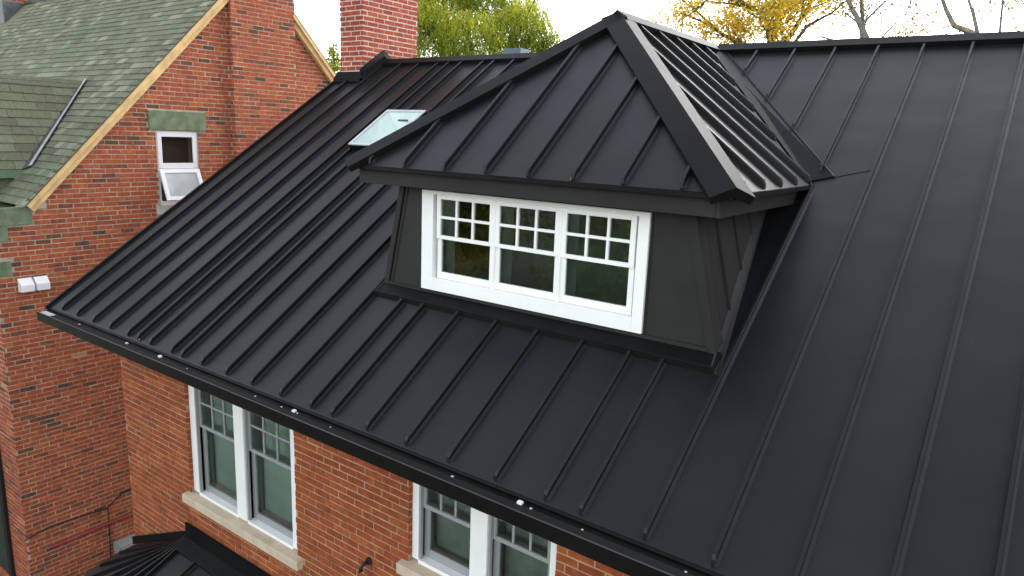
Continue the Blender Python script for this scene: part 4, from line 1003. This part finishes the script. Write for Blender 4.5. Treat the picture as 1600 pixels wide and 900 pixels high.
ystops = [(0, (0.2240, 0.2300, 0.0360)), (.25, (0.5040, 0.3795, 0.0420)), (.6, (0.8064, 0.5520, 0.0480)), (1, (0.8736, 0.5980, 0.0600))]
autumn('yellow_autumn_tree', 'yellow leaved autumn tree with open branches behind the dormer peak', [
    ([(1205, 70, 20), (1203, 45, 20), (1190, 20, 19.8), (1150, 2, 19.6), (1110, -12, 19.5)], .10, 3),
    ([(1180, 90, 20.4), (1140, 60, 20.4), (1100, 35, 20.5), (1060, 18, 20.6)], .07, 3),
    ([(1225, 70, 20.5), (1255, 25, 20.6), (1270, 0, 20.8), (1285, -15, 21)], .10, 2),
    ([(1235, 75, 19.6), (1262, 40, 19.5), (1300, 20, 19.4), (1330, -5, 19.2)], .06, 1),
    ([(1200, 90, 20), (1215, 40, 20), (1222, 10, 20), (1220, -18, 20)], .11, 2),
    ([(1190, 80, 21), (1130, 55, 21), (1085, 15, 21), (1055, -8, 21)], .07, 2)],
    (1215, 120), 20, 2.6, M['bark'], ystops, 30, .6, 0, seed=52, clump=.17)
autumn('sparse_autumn_tree', 'thinning autumn tree with bare mottled limbs above the right ridge', [
    ([(1362, 80, 18), (1350, 52, 18), (1338, 25, 18), (1325, 2, 18.1), (1305, -40, 18.2)], .10, 1),
    ([(1345, 75, 18.3), (1282, 57, 18.4), (1318, 40, 18.2), (1335, 18, 18.1)], .04, 0),
    ([(1345, 40, 18), (1375, 10, 17.9), (1400, -15, 17.8)], .05, 1),
    ([(1350, 60, 18.5), (1345, 0, 18.6), (1370, -20, 18.8)], .07, 1)],
    (1365, 120), 18, 2.8, M['bark_pale'], [(0, (.10, .10, .03)), (.4, (.16, .12, .035)), (.75, (.40, .27, .03)), (1, (.5, .33, .035))], 11, .6, 0, seed=63, clump=.15)
autumn('bare_limbed_tree', 'nearly bare grey tree with two curving limbs above the right ridge', [
    ([(1535, 75, 15), (1517, 51, 15), (1490, 40, 15), (1478, 15, 15), (1466, -20, 15), (1455, -60, 15)], .075, 0),
    ([(1535, 75, 15.2), (1527, 50, 15.2), (1520, 20, 15.2), (1510, -10, 15.3), (1500, -50, 15.3)], .05, 0),
    ([(1535, 75, 15.2), (1521, 12, 15.2), (1506, 16, 15.2)], .02, 0),
    ([(1535, 75, 15.2), (1520, 14, 15.2), (1530, 4, 15.2), (1538, -10, 15.2)], .02, 0),
    ([(1590, 80, 15), (1620, 40, 15.1), (1604, 12, 15), (1590, -8, 15)], .04, 1),
    ([(1560, 70, 16), (1570, -30, 16), (1560, -20, 15.8), (1545, 5, 15.6)], .03, 1)],
    (1540, 130), 15, 2.6, M['bark_pale'], [(0, (.30, .16, .04)), (1, (.55, .33, .08))], 8, .5, 0, trunk_r=.2, seed=77, clump=.12)
# small leafy tree in the gap beside the chimney
tr = thing('slender_tree', 'slender yellow green tree in the gap between the chimney and the gable', 'tree')
c = ray_pt(521, 100, 24); m = MB(); m.tube([(c.x, c.y, GZ), (c.x, c.y + .1, 1), (c.x, c.y, 5.0)], [.16, .1, .015], 7); m.build('trunk', M['bark'], tr)
zz = rng.uniform(0, 1, 5200) ** .7; ht = c.z + .55
rad = (.12 + 1.2 * zz) * np.sqrt(rng.uniform(0.05, 1, 5200)); th = rng.uniform(0, 6.283, 5200)
P3 = np.stack([c.x + rad * np.cos(th), c.y + rad * np.sin(th), ht - zz * 5.2 + rng.normal(0, .08, 5200)], 1)
leaf_mesh('crown', P3, rng.normal(size=(5200, 3)), .13, .07, np.clip(rng.normal(.5, .2, 5200), 0, 1), LW, tr)
# street trees behind the viewer: the window panes mirror them
for i, (x, y, h, r) in enumerate(((-4, -20, 9, 4.4), (3.0, -22, 10, 4.6), (-11, -17, 9, 4.2), (-8, -27, 14, 4.8))):
    tr = thing('street_tree', ['round green maple', 'tall yellowing maple', 'broad dark green maple', 'leaning green maple'][i] + ' across the street mirrored in the window panes', 'tree', group='trees across the street')
    m = MB(); cz = GZ + h - r
    m.tube([(x, y, GZ), (x + .1, y, GZ + 2), (x, y + .1, cz)], [.3, .24, .12], 8)
    n = 12000; v = rng.normal(size=(n, 3)); v /= np.linalg.norm(v, axis=1)[:, None]
    lob = rng.normal(size=(26, 3)); lob /= np.linalg.norm(lob, axis=1)[:, None]; lob *= r * rng.uniform(.45, .85, 26)[:, None]
    for q in lob: m.tube([(x, y, cz - 1.5), (x + q[0] * .5, y + q[1] * .5, cz + q[2] * .5 - .3), (x + q[0], y + q[1], cz + q[2])], [.09, .06, .02], 5)
    m.build('trunk', M['bark'], tr)
    idx = rng.integers(0, 26, n); Pn = np.array([x, y, cz]) + lob[idx] + v * (r * .38 * rng.uniform(.5, 1, n) ** .5)[:, None]
    leaf_mesh('crown', Pn, rng.normal(size=(n, 3)), .26, .19, np.clip(.25 + .2 * rng.normal(size=n) + .1 * (i == 1), 0, 1), LW, tr)

# ------------------------------------------------------------------ put every thing's Empty at its base
bpy.context.view_layer.update()
def descend(o):
    for c in o.children:
        yield c; yield from descend(c)
for o in list(scene.objects):
    if o.type == 'EMPTY' and o.parent is None:
        lo = Vector((1e9,) * 3); hi = Vector((-1e9,) * 3)
        for d in descend(o):
            if d.type == 'MESH':
                for cpt in d.bound_box:
                    wv = d.matrix_world @ Vector(cpt)
                    for i in range(3): lo[i] = min(lo[i], wv[i]); hi[i] = max(hi[i], wv[i])
        L = Vector(((lo.x + hi.x) / 2, (lo.y + hi.y) / 2, lo.z)); o.location = L
        for c in o.children: c.matrix_parent_inverse = Matrix.Translation(-L)
bpy.context.view_layer.update()
